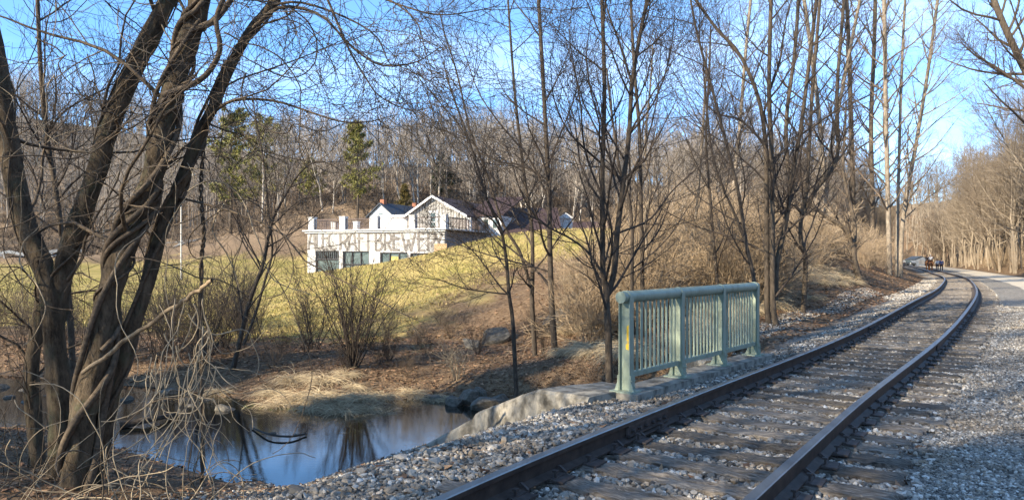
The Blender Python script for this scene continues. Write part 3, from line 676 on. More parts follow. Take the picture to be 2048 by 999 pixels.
def tree(label, stems, limbs=(), style='open', bark_='dark', seed=0, group=None, name='bare_tree', cat='tree', mn=.0022, kmul=1, lump=.0, sides=10, twig=None, skip0=0):
    r = np.random.default_rng(1000+seed); base = stems[0][0][1].copy() if len(stems[0][0]) else (0, 0, 0)
    base = tuple(float(v) for v in base); e = empty(name, base, label, cat, group)
    t = TB(); cr = TB(); src = []
    for P, R in stems: t.add(P, R, sides); src.append((P[None], R[None]))
    for P, R in limbs: cr.add(P, R, 6); src.append((P[None], R[None]))
    lim = set(range(len(stems), len(src)))
    for si, (P, R) in enumerate(src):
        lay = STY[style]; Q, W = P, R
        for li, (K, a, b, an, sd, L, lv, n, up, wb, rr, lt) in enumerate(lay):
            if si in lim and li == 0: a = .12; L = L*.5; K = max(4, int(K*.7))
            if li == 0: K = max(2, int(round(K*kmul)))
            Q, W = grow(r, Q, W, K, a, b, an, sd, L, lv, n, up, wb, rr, lt=lt)
            W = minr(W, mn*(1.5 if li == 0 else 1.0)); cr.add(Q, W, 5 if li == 0 else 3)
    t.obj('trunk', M['bark_'+bark_], e, base, lump=lump)
    cr.obj('crown', M[twig or {'big': 'vine', 'dark': 'twig_dark', 'mid': 'twig_mid', 'pale': 'twig_pale'}[bark_]], e, base)
    return e

# -- the old vine-hung clump on the left bank
A3 = stem([(150, 968), (168, 830), (195, 720), (212, 620), (240, 520), (270, 440), (300, 370), (325, 260), (350, 160), (385, 60), (400, 0)], 8.5, 56, 42, 40, 2.2)
A1 = stem([(118, 968), (118, 800), (108, 680), (97, 560), (48, 440), (16, 290), (-2, 150), (-25, 40)], 8.9, 46, 40, 34, 2)
A2 = stem([(112, 640), (126, 540), (155, 450), (190, 350), (225, 240), (280, 110), (335, 0)], 8.95, 44, 36, 30, 2.5, 0)
A4 = stem([(190, 968), (222, 800), (250, 700), (284, 600), (312, 500), (346, 400), (372, 340), (397, 270), (428, 210), (462, 130), (502, 60), (545, 8)], 8.8, 36, 16, 36, 1.5)
A6 = stem([(75, 975), (70, 860), (62, 740), (78, 640), (92, 560)], 9.4, 32, 28, 16, 0)
limbsA = [stem([(502, 60), (560, 15), (640, 30), (700, 90), (760, 130), (830, 125), (880, 95)], 8.7, 9, 2, 20, 0, 0),
          stem([(645, -20), (660, 10), (697, 97), (731, 155), (760, 193), (819, 220), (865, 214)], 8.2, 7, 1.8, 20, 0, 0),
          stem([(425, 225), (470, 200), (550, 202), (634, 229), (689, 244), (739, 243), (794, 229)], 8.7, 8, 1.8, 20, 0, 0),
          stem([(545, 10), (600, 5), (680, 30), (750, 70), (775, 120), (787, 128), (798, 95)], 8.3, 6, 1.8, 18, 0, 0),
          stem([(500, -60), (640, -50), (760, -10), (830, 40), (850, 100), (865, 150)], 8.0, 6, 1.8, 18, 0, 0),
          stem([(700, -30), (800, 10), (880, 30), (960, 20), (1000, 10)], 8.0, 5, 1.6, 14, 0, 0),
          stem([(385, 60), (430, 40), (470, -10), (520, -60)], 8.4, 16, 10, 12, 0, 0),
          stem([(325, 190), (370, 175), (412, 150), (440, 100), (432, 40), (450, -10)], 8.2, 14, 10, 16, 0, 0)]
tree('thick vine-wrapped multi-stemmed tree leaning over the creek bank on the left', [A3, A1, A2, A4, A6], limbsA, 'big', 'big', 1, lump=.075, sides=14, mn=.0028)
tree('slim dark forked tree rising behind the vine-wrapped clump', [stem([(150, 800), (140, 620), (122, 460), (110, 370), (95, 280), (82, 150), (75, 0)], 12, 20, 10, 26, 2)],
     [stem([(96, 270), (120, 230), (165, 200), (215, 175), (250, 140)], 12, 7, 3, 14, 0, 0), stem([(112, 375), (130, 345), (145, 300), (155, 240)], 12, 7, 3, 12, 0, 0), stem([(90, 420), (60, 330), (20, 280)], 12, 8, 3, 12, 0, 0)], 'open', 'mid', 2, twig='twig_dark')
br = empty('broken_branch', tuple(at(170, 740, 8.2)), 'long bare broken branch angled up through the vine-wrapped tree clump', 'branch')
P_, R_ = stem([(165, 745), (250, 682), (310, 640), (360, 604), (400, 578), (424, 560)], (8.2, 7.6), 10, 9, 22, 0, 0, jit=.012)
TB().add(P_, R_, 10).obj('wood', M['deadwood'], br, tuple(at(170, 740, 8.2)), lump=.06)
# vines: wrapped, twisted, hanging
def vine(P, rad, label, grp, m='vine', sides=6, nm='climbing_vine'):
    P = np.asarray(P); base = tuple(P[0]); t = TB().add(P, np.full(len(P), rad)*np.linspace(1, .6, len(P)), sides)
    return tag(link(nm, t.mesh(nm, M[m], base), None, base), label, 'vine', grp)
def spiral(st, turns, a0, rv, t0, t1, n=90):
    P, R = st; t = np.linspace(t0, t1, n)*(len(P)-1); i = np.minimum(t.astype(int), len(P)-2); u = (t-i)[:, None]
    c = P[i]*(1-u)+P[i+1]*u; rr = (R[i]*(1-u[:, 0])+R[i+1]*u[:, 0])*1.02+rv*.8; T = nrm(np.gradient(c, axis=0))
    a = nrm(np.cross(T, np.array([0, 1., 0]))); b = np.cross(T, a); ph = a0+np.linspace(0, turns*2*PI, n)+.5*np.sin(np.linspace(0, 9, n))
    return c+rr[:, None]*(np.cos(ph)[:, None]*a+np.sin(ph)[:, None]*b)
for k, (st, tn, a0, rv, t0, t1, lb) in enumerate([(A3, 2.6, .4, .042, .1, .97, 'thick'), (A3, 3.4, 2.2, .030, .25, .95, 'medium'), (A3, 1.7, 4.0, .036, .05, .8, 'rope-like'), (A3, 4.5, 5.4, .016, .3, .9, 'thin'), (A2, 2.2, 1, .015, .1, .95, 'thin'), (A2, 1.4, 3, .012, .2, .9, 'wiry'), (A1, 1.8, 2, .014, .1, .9, 'thin'), (A4, 2.6, 1, .02, .1, .9, 'medium'), (A4, 1.5, 4, .026, .0, .7, 'rope-like'), (A3, 1.2, 1.2, .05, .0, .55, 'stout')]):
    nm_ = 'central' if st is A3 else ('left leaning' if st is A2 else ('leftmost' if st is A1 else 'right leaning'))
    vine(spiral(st, tn, a0, rv, t0, t1), rv, '%s brown vine coiled round the %s stem of the left tree clump' % (lb, nm_), 'vines coiled on the tree clump')
tw = stem([(405, 668), (402, 560), (408, 470), (402, 380), (410, 280), (432, 190), (450, 120)], 9.6, 8, 7, 30, 0)
for k in range(2):
    vine(spiral((tw[0], tw[1]*.2), 15, k*PI, .014, 0, 1, 260), .017, 'dark twisted hanging vine, one of the pair twined together right of the clump', 'twisted pair of vines')
vr = np.random.default_rng(77)
def curly(p, d, L, n, wob, grav, damp=.7):
    d = nrm(np.array(d, float)); out = [p]; w = np.zeros(3); q = np.array(p, float)
    for _ in range(n-1):
        w = w*damp+vr.normal(size=3)*wob; d = nrm(d+w+np.array([0, 0, grav])); q = q+d*L/n; out.append(q)
    return np.array(out)
for k in range(46):                      # curtain of pale stems low in front of the clump
    px = vr.uniform(300, 432) if k < 34 else vr.uniform(395, 436); py = vr.uniform(570, 800); dd = vr.uniform(7.0, 8.3)
    P = curly(at(px, py, dd), (vr.normal()*.25, vr.normal()*.2, -1), vr.uniform(.8, 1.8), 22, .17, -.10, .55)
    P[:, 2] = np.maximum(P[:, 2], ground(P[:, 0], P[:, 1])+.02)
    vine(P, vr.uniform(.0035, .008), 'pale curly vine stem in the hanging curtain below the broken branch', 'pale hanging vine curtain', 'vine_pale', 4, 'hanging_vine')
for k in range(100):                      # wires of vine strung through the clump and up into the crown
    px = vr.uniform(-20, 520); py = vr.uniform(-30, 520); dd = vr.uniform(7.8, 9.6)
    P = curly(at(px, py, dd), (vr.normal(), vr.normal()*.4, vr.normal()*.7-.4), vr.uniform(1.2, 3.6), 30, .10, -.055)
    P[:, 2] = np.maximum(P[:, 2], ground(P[:, 0], P[:, 1])+.02)
    vine(P, vr.uniform(.003, .010), 'thin brown vine draped among the stems of the left tree clump', 'thin vines draped in the clump', 'vine' if vr.uniform() < .6 else 'vine_pale', 4, 'hanging_vine')
for k in range(50):                      # twigs hanging down against the sky
    px = vr.uniform(430, 760); py = vr.uniform(-60, 90); dd = vr.uniform(8, 9.2)
    P = curly(at(px, py, dd), (vr.normal()*.4+.25, vr.normal()*.3, -1), vr.uniform(.4, 1.5), 18, .09, -.03)
    vine(P, vr.uniform(.003, .005), 'thin dark vine twig hanging against the sky right of the left clump', 'vine twigs against the sky', 'vine', 3, 'hanging_vine')
for k in range(84):                      # arching canes at the clump's foot
    px = vr.uniform(-40, 430); dd = vr.uniform(6.9, 9.4); x = dd*(px-1024)/F; z = gz(x, dd)
    P = curly((x, dd, z-.03), (vr.normal()*.6, vr.normal()*.4, 1), vr.uniform(.8, 2.0), 20, .10, -.055)
    P[:, 2] = np.maximum(P[:, 2], z-.03)
    vine(P, vr.uniform(.004, .009), 'bare arching bramble cane at the foot of the left tree clump', 'bramble canes below the clump', 'vine_pale' if vr.uniform() < .55 else 'vine', 4, 'bramble_cane')

# -- the dark trees on the creek bank in the middle
tree('thin dark tree leaning left from beside the concrete wing wall', [stem([(1038, 768), (1028, 684), (1024, 628), (1018, 588), (1014, 532), (1008, 488), (1000, 452), (976, 404), (952, 324), (928, 252), (905, 190)], 12.7, 15, 4, 30, .5)],
     [stem([(1014, 586), (1000, 572), (976, 540), (952, 508), (920, 480), (890, 470), (850, 466)], 12.6, 6, 2, 16, 0, 0), stem([(1016, 588), (980, 584), (928, 576), (880, 560), (830, 552)], 12.6, 6, 2, 16, 0, 0),
      stem([(1004, 470), (985, 440), (940, 410), (880, 350), (855, 270), (845, 215)], 12.6, 7, 2, 16, 0, 0)], 'thin', 'dark', 3)
tree('twin-stemmed slender tree behind the thin leaning one', [stem([(1070, 678), (1064, 604), (1065, 552), (1064, 460), (1054, 392), (1042, 300), (1030, 190), (1020, 60)], 19, 17, 5, 28, 1.5), stem([(1062, 575), (1040, 504), (1012, 460), (996, 420), (975, 350), (940, 260), (915, 150), (890, 70)], 19, 11, 3, 26, .5, 0)],
     [], 'open', 'dark', 4, kmul=1.1)
tree('straight dark tree standing alone in front of the lawn', [stem([(1110, 716), (1104, 620), (1101, 540), (1099, 460), (1098, 380), (1093, 288), (1084, 120), (1076, -20)], 18.2, 21, 9, 30, 2.5)],
     [stem([(1096, 542), (1056, 530), (1000, 516), (948, 500), (890, 480), (840, 476)], 18.2, 7, 2, 16, 0, 0), stem([(1098, 400), (1060, 320), (1010, 260), (960, 190), (930, 110), (905, 60)], 18.2, 8, 2, 18, 0, 0),
      stem([(1096, 330), (1120, 270), (1150, 190), (1170, 90)], 18.2, 8, 2, 14, 0, 0), stem([(1097, 360), (1040, 330), (990, 320), (930, 270), (880, 180)], 18.2, 7, 2, 14, 0, 0)], 'open', 'dark', 5, kmul=1.3)
tree('dark forked tree right beside the near end of the green railing', [stem([(1221, 768), (1217, 680), (1214, 620), (1212, 575), (1206, 540), (1205, 460), (1205, 330), (1209, 180), (1204, 0)], 11.9, 25, 9, 34, 2), stem([(1214, 590), (1228, 545), (1234, 468), (1242, 404), (1247, 360), (1258, 270), (1264, 168), (1280, 70), (1296, -10)], 11.9, 20, 9, 30, 1.5, 0)],
     [stem([(1205, 546), (1176, 504), (1140, 476), (1104, 458), (1056, 428), (1012, 408), (960, 390), (900, 385)], 11.8, 9, 2, 20, 0, 0), stem([(1236, 466), (1300, 438), (1342, 384), (1390, 340), (1440, 300)], 11.9, 8, 2, 16, 0, 0),
      stem([(1246, 360), (1186, 312), (1138, 264), (1108, 198), (1100, 110)], 11.9, 9, 2.5, 16, 0, 0), stem([(1206, 400), (1170, 300), (1160, 200), (1140, 80), (1145, 0)], 11.9, 8, 2.5, 16, 0, 0), stem([(1264, 168), (1240, 90), (1215, 20), (1205, -40)], 11.9, 9, 3, 14, 0, 0),
      stem([(1258, 270), (1310, 200), (1340, 110), (1350, 20)], 11.9, 8, 2.5, 14, 0, 0)], 'open', 'dark', 6, kmul=1.2)
for k, (pts, d, w, lb, bk) in enumerate([
    ([(1262, 640), (1264, 570), (1262, 420), (1240, 340), (1225, 240)], 17, 13, 'dark slim tree just behind the near half of the green railing', 'dark'),
    ([(1284, 640), (1285, 570), (1282, 420), (1279, 270), (1268, 130), (1262, 10)], 17.5, 16, 'dark straight tree rising behind the first railing panel', 'dark'),
    ([(1303, 620), (1298, 560), (1290, 440), (1302, 380), (1290, 300), (1300, 180)], 19, 11, 'pale crooked sapling behind the first railing panel', 'pale'),
    ([(1385, 610), (1387, 540), (1388, 470), (1395, 400), (1403, 300), (1410, 180)], 21, 11, 'pale slim tree behind the middle of the green railing', 'pale'),
    ([(1436, 610), (1434, 559), (1425, 462), (1420, 390), (1412, 280), (1418, 150)], 18, 12, 'grey slim tree left of the pair leaning over the railing end', 'dark')]):
    tree(lb, [stem(pts, d, w, w*.4, 24, 1)], [], 'open', bk, 20+k, kmul=1.1)
tree('dark tree leaning left over the far end of the green railing', [stem([(1514, 690), (1508, 560), (1492, 487), (1478, 390), (1456, 300), (1430, 200), (1400, 90)], 15.5, 14, 6, 26, 1), stem([(1490, 480), (1466, 420), (1448, 380), (1424, 307), (1412, 200)], 15.5, 9, 4, 20, .6, 0)], [], 'open', 'dark', 30, kmul=1.2)
tree('stout grey triple-stemmed tree just past the railing', [stem([(1538, 668), (1534, 606), (1534, 480), (1533, 372), (1531, 290), (1518, 200), (1480, 110), (1435, 60)], 17, 19, 7, 30, 1.5), stem([(1552, 668), (1546, 606), (1545, 480), (1543, 300), (1538, 180), (1542, 0)], 16.8, 19, 9, 30, 2), stem([(1551, 600), (1553, 530), (1564, 480), (1575, 426), (1581, 372), (1594, 300), (1604, 240), (1620, 110), (1634, -10)], 16.9, 17, 9, 30, 2, 0)],
     [stem([(1536, 190), (1560, 120), (1570, 50), (1590, -30)], 16.9, 9, 3, 14, 0, 0), stem([(1532, 290), (1480, 240), (1430, 225), (1390, 180)], 17, 8, 2.5, 14, 0, 0)], 'open', 'mid', 31, kmul=1.3, twig='twig_dark')
tree('dark twin-stemmed tree right of the stout grey one', [stem([(1606, 640), (1609, 588), (1611, 516), (1601, 473), (1604, 422), (1614, 372), (1618, 300), (1625, 180), (1640, 0)], 19, 16, 8, 30, 2), stem([(1605, 430), (1632, 379), (1661, 343), (1676, 300), (1674, 180), (1688, 0)], 19, 14, 8, 26, 2, 0)], [stem([(1603, 425), (1585, 410), (1570, 440), (1562, 490)], 18.6, 10, 9, 10, 0, 0)], 'open', 'mid', 32, kmul=1.2, twig='twig_dark')
tree('crooked dark tree bent over at the edge of the ballast', [stem([(1722, 596), (1717, 552), (1708, 516), (1706, 491), (1690, 458), (1654, 433), (1630, 415)], 31, 24, 6, 26, .5), stem([(1707, 500), (1710, 451), (1694, 379), (1686, 336), (1690, 260)], 31, 12, 5, 20, 1, 0)], [stem([(1707, 512), (1690, 508), (1670, 512), (1655, 530)], 31, 6, 2, 10, 0, 0)], 'open', 'mid', 33)
tree('tallest straight pale-barked tree at the far left of the bend', [stem([(1779, 568), (1776, 400), (1772, 250), (1770, 100), (1767, -60)], 46, 16, 10, 34, 6)], [], 'tall', 'pale', 34, kmul=1.4, mn=.004, twig='twig_mid')
tree('slim straight pale tree close behind the tallest one', [stem([(1793, 565), (1796, 400), (1800, 250), (1805, 100), (1812, -30)], 47, 11, 6, 30, 4)], [], 'tall', 'pale', 35, mn=.004)
tree('tall grey tree in the strip left of the tallest pale-barked one', [stem([(1746, 560), (1745, 400), (1742, 250), (1748, 100), (1752, -60)], 54, 16, 9, 30, 5)], [], 'tall', 'mid', 51, mn=.005, kmul=1.2)
tree('tall brown tree rising straight behind the crooked dark one', [stem([(1703, 560), (1706, 400), (1702, 250), (1698, 100), (1690, -60)], 56, 17, 9, 30, 5)], [], 'tall', 'mid', 52, mn=.005, kmul=1.2)
tree('tall forked pale tree behind the dark twin-stemmed one', [stem([(1648, 560), (1650, 400), (1640, 250), (1622, 100), (1600, -60)], 52, 16, 9, 30, 5), stem([(1650, 420), (1662, 300), (1690, 150), (1720, 0), (1735, -70)], 52, 12, 7, 30, 4, 0)], [], 'tall', 'pale', 53, mn=.005, twig='twig_mid')
tree('tall tree with spreading top behind the stout grey triple-stemmed one', [stem([(1575, 560), (1580, 400), (1572, 250), (1590, 100), (1600, -60)], 50, 15, 8, 30, 5)], [], 'tall', 'mid', 54, mn=.005)
tree('tall pale tree behind the pair leaning over the railing end', [stem([(1462, 560), (1465, 400), (1480, 250), (1490, 120), (1505, -40)], 46, 13, 7, 30, 4)], [], 'tall', 'pale', 55, mn=.005, twig='twig_mid')
tree('pale tree leaning right over the bend of the track', [stem([(1801, 562), (1806, 440), (1830, 300), (1850, 180), (1866, 70), (1880, -40)], 48, 14, 7, 30, 5)], [stem([(1806, 440), (1850, 400), (1900, 365), (1950, 330)], 48, 4, 1.5, 14, 0, 0)], 'tall', 'pale', 36, kmul=1.3, mn=.004)
tree('big grey tree overhanging the trail from the right edge', [stem([(2118, 560), (2108, 350), (2078, 200), (2040, 120), (1995, 20), (1972, -60)], 36, 30, 12, 30, 3)], [stem([(2070, 190), (2000, 140), (1950, 110), (1922, 85)], 36, 10, 3, 14, 0, 0)], 'tall', 'mid', 37, mn=.004)
tree('slender leaning tree on the far creek bank right of the tree clump', [stem([(466, 752), (480, 680), (500, 600), (527, 525), (542, 450), (565, 400), (600, 345), (640, 322), (690, 345)], 18, 17, 2.5, 32, 0), stem([(487, 690), (510, 630), (530, 560), (545, 500), (536, 420), (528, 330), (512, 240)], 18, 9, 3, 24, .5, 0)], [stem([(545, 450), (600, 400), (650, 390), (700, 360)], 18, 5, 2, 14, 0, 0), stem([(520, 540), (480, 470), (470, 400), (440, 340)], 18, 5, 2, 14, 0, 0)], 'open', 'dark', 38, kmul=1.1)

# -- procedural trees to copy
def proto_tree(seed, h, r0, style, bk, tw, mn, kmul=1, lean=.04, single=False, forks=1):
    r = np.random.default_rng(seed); st = []
    n = 16; t = np.linspace(0, 1, n)
    w = np.cumsum(r.normal(size=(n, 2))*lean*h/n*2, axis=0); w[0] = 0
    P = np.c_[w, t*h]; P[0, 2] = -.6; st.append((P, r0*(1-.85*t)*(1+.35*np.exp(-t*14))))
    for f in range(forks-1):
        i = r.integers(3, 7); d = r.normal(size=2)*.22; m = np.linspace(0, 1, 12); L = h*(1-t[i])*.9
        P2 = np.c_[P[i, 0]+d[0]*L*m**.8, P[i, 1]+d[1]*L*m**.8, P[i, 2]+L*m]; st.append((P2, r0*.6*(1-.85*m)))
    t_, c_ = TB(), TB()
    for P, R in st:
        t_.add(P, R, 6); Q, W = P[None], R[None]
        for li, (K, a, b, an, sd, L, lv, nn, up, wb, rr, lt) in enumerate(STY[style]):
            if li == 0: K = max(3, int(K*kmul))
            Q, W = grow(r, Q, W, K, a, b, an, sd, L*h/14 if style.startswith('h') else L, lv, nn, up, wb, rr, lt=lt); W = minr(W, mn); c_.add(Q, W, 3)
    return t_.mesh('trunk', M[bk], lump=0), c_.mesh('crown', M[tw])
STY['hill'] = [(22, .25, .99, 46, 12, 5.0, .3, 5, .10, .09, .5, .55), (6, .2, .97, 40, 12, 2.0, .3, 4, .07, .1, .5, .5), (5, .15, .98, 36, 12, .9, .3, 3, .05, .1, .6, .4)]
STY['hlow'] = [(12, .25, .99, 44, 12, 5.0, .3, 4, .10, .09, .5, .55), (6, .2, .97, 40, 12, 2.0, .3, 2, .07, .1, .5, .5)]
hill_protos = [proto_tree(300+i, h, h*.0115, 'hill', 'hill_trunk', 'hill_twig', .014, 1, .05, forks=1+(i % 3 == 0)) for i, h in enumerate((13, 15, 16, 14, 17, 12))]
mid_protos = [proto_tree(400+i, h, h*.010, 'tall', 'bark_pale' if i % 2 else 'bark_mid', 'twig_pale' if i % 2 else 'twig_mid', .005, .9, .06, forks=1+(i % 2)) for i, h in enumerate((13, 15, 11, 14))]
def put_tree(protos, k, x, y, label, group, s=1, rz=0, tilt=(0, 0), name='bare_tree', cat='tree', zoff=0):
    e = empty(name, (x, y, gz(x, y)+zoff), label, cat, group); e.rotation_euler = (*tilt, rz); e.scale = (s, s, s)
    part('trunk', protos[k][0], e); part('crown', protos[k][1], e); return e

# forest on the hill: the largest individually, the rest as one woodland
fr = np.random.default_rng(55); cand = []
while len(cand) < 1950:
    d = fr.uniform(78, 205)
    px = fr.uniform(-160, 1900); x = d*(px-1024)/F
    if d < 97 and 560 < px < 1330: continue
    if px < 640 and d < 108 and not (fr.uniform() < .10 and d > 96): continue
    if 680 < px < 860 and d < 125 and fr.uniform() < .6: continue
    cand.append((x, d, px))
cand = np.array(cand); _, lc = lat(cand[:, 0], cand[:, 1]); cand = cand[lc > 9]; cand = cand[np.argsort(cand[:, 1])]
cz = ground(cand[:, 0], cand[:, 1])
NI = 118
for k in range(NI):
    x, d, px = cand[k]
    lb = ('bare brown tree in the wood behind the open field on the left' if px < 600 else 'bare brown tree on the wooded slope behind the white building' if px < 1000 else 'bare brown tree on the wooded hill behind the dark red roofs' if px < 1350 else 'bare brown tree in the far wood between track and blue house')
    gp = ('wood behind the left field' if px < 600 else 'wood behind the white building' if px < 1000 else 'wood behind the red roofs' if px < 1350 else 'far wood by the track')
    e = empty('bare_tree', (x, d, cz[k]), lb, 'tree', gp); e.rotation_euler = (fr.normal()*.05, fr.normal()*.05, fr.uniform(0, 6.28)); s = fr.uniform(.56, .86); e.scale = (s, s, s*fr.uniform(.9, 1.1))
    p = hill_protos[fr.integers(0, 6)]; part('trunk', p[0], e); part('crown', p[1], e)
low = []
for i in range(5):
    r_ = np.random.default_rng(600+i); h = 14+i*.7; t = np.linspace(0, 1, 7); P = np.c_[np.cumsum(r_.normal(size=(7, 2))*.25, axis=0), t*h-.5*(t == 0)]; R = .15*(1-.85*t)
    tb = TB().add(P, R, 4); Q, W = P[None], R[None]
    for (K, a, b, an, sd, L, lv, nn, up, wb, rr, lt) in STY['hlow']:
        Q, W = grow(r_, Q, W, K, a, b, an, sd, L*h/14, lv, nn, up, wb, rr, lt=lt); tb.add(Q, minr(W, .02), 3)
    me = tb.mesh('x', M['hill_twig']); v = np.empty(len(me.vertices)*3, np.float32); me.vertices.foreach_get('co', v)
    f = np.empty(len(me.loops), np.int32); me.loops.foreach_get('vertex_index', f); low.append((v.reshape(-1, 3), f.reshape(-1, 4))); bpy.data.meshes.remove(me)
def mass(name, pts, zs, lib, sc_, m, label, cat, r):
    VV, FF, off = [], [], 0
    for (x, y), z in zip(pts, zs):
        v, f = lib[r.integers(0, len(lib))]; a = r.uniform(0, 6.28); s = r.uniform(*sc_); c, s_ = math.cos(a)*s, math.sin(a)*s
        VV.append(np.c_[v[:, 0]*c-v[:, 1]*s_+x, v[:, 0]*s_+v[:, 1]*c+y, v[:, 2]*s+z]); FF.append(f+off); off += len(v)
    return tag(link(name, raw_mesh(name, np.concatenate(VV), [np.concatenate(FF)], m)), label, cat, kind='stuff')
mass('hill_woodland', cand[NI:, :2], cz[NI:], low, (.56, .84), M['hill_twig'], 'far bare brown woodland covering the hill to the skyline', 'woodland', fr)

# right-hand bank: trees leaning over the trail
nb_ = 0; bank_pts = []
for k in range(330):
    y = fr.uniform(45, 185)
    l = -fr.uniform(7.4, 24) if k % 3 else -fr.uniform(7.2, 10); s = s_at_y(y); x, yy, _ = track(s, l); x, yy = float(x), float(yy)
    px = 1024+F*x/yy
    if not (1815 < px < 2140): continue
    nb_ += 1
    if nb_ > 95: bank_pts.append((x, yy)); continue
    near = 'near the foot of the bank' if l > -11 else 'up on the bank'
    lb = 'pale bare tree %s %s' % (near, 'at the right edge' if px > 1975 else 'by the walkers' if px > 1870 else 'beyond the riders')
    put_tree(mid_protos, fr.integers(0, 4), x, yy, lb, 'trees on the trail bank', fr.uniform(.65, .95)+.35*max(0, (px-1860)/200), fr.uniform(0, 6.28), (fr.normal()*.06, -.10+fr.normal()*.08))
far_pts = []
for k in range(110):
    d = fr.uniform(140, 250); px = fr.uniform(1785, 1985); x = d*(px-1024)/F; _, l = lat([x], [d])
    if -10 < l[0] < 6: continue
    far_pts.append((x, d))
# between track and lawn, beyond the thicket
for k in range(26):
    y = fr.uniform(56, 130); l = fr.uniform(4.5, 13) if k % 2 else fr.uniform(6, 24); x, yy, _ = track(s_at_y(y), l); x, yy = float(x), float(yy); px = 1024+F*x/yy
    if px < 1400 and yy < 48: continue
    lb = 'bare tree in the strip left of the track %s' % ('beyond the bend' if y > 70 else 'behind the stout grey tree' if px < 1640 else 'left of the bend')
    put_tree(mid_protos, fr.integers(0, 4), x, yy, lb, 'trees between lawn and track', fr.uniform(.55, .95), fr.uniform(0, 6.28), (fr.normal()*.07, fr.normal()*.07))

# shrubs
STY['shrub'] = [(6, .15, .95, 32, 10, .75, .3, 6, .03, .14, .6, .4), (5, .15, .98, 34, 12, .38, .3, 4, .02, .15, .65, .4)]
def shrub_proto(seed, h, ns, spread, m, mn=.0025, wob=.1, rad=.011, arch=-.0):
    r = np.random.default_rng(seed); n = 10; a = r.uniform(0, 6.28, ns); d = nrm(np.c_[np.cos(a)*spread*r.uniform(.2, 1, ns), np.sin(a)*spread*r.uniform(.2, 1, ns), np.ones(ns)])
    q = np.c_[np.cos(a)*.12*r.uniform(0, 1, ns), np.sin(a)*.12*r.uniform(0, 1, ns), np.full(ns, -.08)]; L = h*r.uniform(.6, 1.15, ns); out = [q]
    for i in range(n-1): d = nrm(d+wob*r.normal(size=d.shape)+np.array([0, 0, arch])); q = q+d*(L/(n-1))[:, None]; out.append(q)
    P = np.stack(out, 1); R = rad*r.uniform(.6, 1.4, (ns, 1))*np.linspace(1, .3, n)[None]; t = TB().add(P, R, 4); Q, W = P, R
    for (K, t0, t1, an, sd, ln_, lv, nn, up, wb, rr, lt) in STY['shrub']:
        Q, W = grow(r, Q, W, K, t0, t1, an, sd, ln_*h/2.2, lv, nn, up, wb, rr, lt=lt); W = minr(W, mn); t.add(Q, W, 3)
    return t.mesh('shrub', m)
def shrub(me, x, y, label, group, s=1, rz=0, name='bare_shrub', cat='shrub'):
    o = link(name, me, None, (x, y, gz(x, y))); o.rotation_euler = (0, 0, rz); o.scale = (s, s, s); return tag(o, label, cat, group)
sh_dark = [shrub_proto(700+i, 2.4, 16, .45, M['twig_dark'], .003) for i in range(2)]
sh_mid = [shrub_proto(720+i, 1.6, 14, .7, M['twig_mid'], .003, .13, .008) for i in range(3)]
sh_red = [shrub_proto(740+i, 2.3, 20, .8, M['twig_red'], .0045, .16, .011, -.035) for i in range(4)]
p = wp(705, 748, -1.15); shrub(shrub_proto(760, 2.75, 30, .55, M['twig_dark'], .0035, .08, .016), p[0], p[1], 'large dark many-stemmed shrub behind the dry grass clump', None)
p = wp(628, 708, -1.05); shrub(shrub_proto(761, 2.4, 16, .4, M['twig_dark'], .0035, .08, .013), p[0], p[1], 'smaller dark shrub left behind the large many-stemmed one', None)
p = wp(915, 742, -.95); shrub(shrub_proto(762, 1.0, 9, .35, M['vine_pale'], .003, .1, .010), p[0], p[1], 'small pale-stemmed shrub above the creek boulders', None)
for k in range(60):                      # far creek bank
    px = fr.uniform(-80, 560) if k < 34 else fr.uniform(560, 1230); d = fr.uniform(17.5, 27) if k < 34 else fr.uniform(16, 24.5); x = d*(px-1024)/F
    if float(sd_poly(np.array([x]), np.array([d]), creek)[0]) < .8: continue
    big = k < 34
    lb = ('bare twiggy shrub on the far bank behind the left tree clump' if px < 560 else 'low bare shrub on the shaded bank below the lawn')
    shrub((sh_mid+sh_dark)[fr.integers(0, 5)], x, d, lb, 'shrubs behind the tree clump' if px < 560 else 'low shrubs below the lawn', fr.uniform(.6, 1.15) if big else fr.uniform(.3, .62), fr.uniform(0, 6.28))
for k in range(175):                     # thicket behind the railing and along the track
    if k < 105: px = fr.uniform(1165, 1560); d = fr.uniform(18.5, 31)
    else: px = fr.uniform(1480, 1790); d = fr.uniform(20, 62)
    x = d*(px-1024)/F; _, l = lat([x], [d]); l = l[0]
    if l < 3.2+.02*d or (px < 1230 and d > 24.5): continue
    lb = 'tangled brown bramble bush in the thicket %s' % ('behind the green railing' if px < 1520 else 'along the left side of the track')
    shrub(sh_red[fr.integers(0, 4)], x, d, lb, 'thicket behind the railing' if px < 1520 else 'thicket along the track', fr.uniform(.6, 1.15)*(1.25 if d > 35 else 1), fr.uniform(0, 6.28), 'bramble_bush', 'bush')
for k in range(220):                      # brush on the right bank
    y = fr.uniform(42, 165); l = -fr.uniform(7.6, 20); x, yy, _ = track(s_at_y(y), l); x, yy = float(x), float(yy); px = 1024+F*x/yy
    if not (1815 < px < 2110): continue
    shrub((sh_red+sh_mid)[fr.integers(0, 7)], x, yy, 'pale dry brush on the bank above the trail', 'brush on the trail bank', fr.uniform(.6, 1.3), fr.uniform(0, 6.28), 'dry_brush', 'bush')
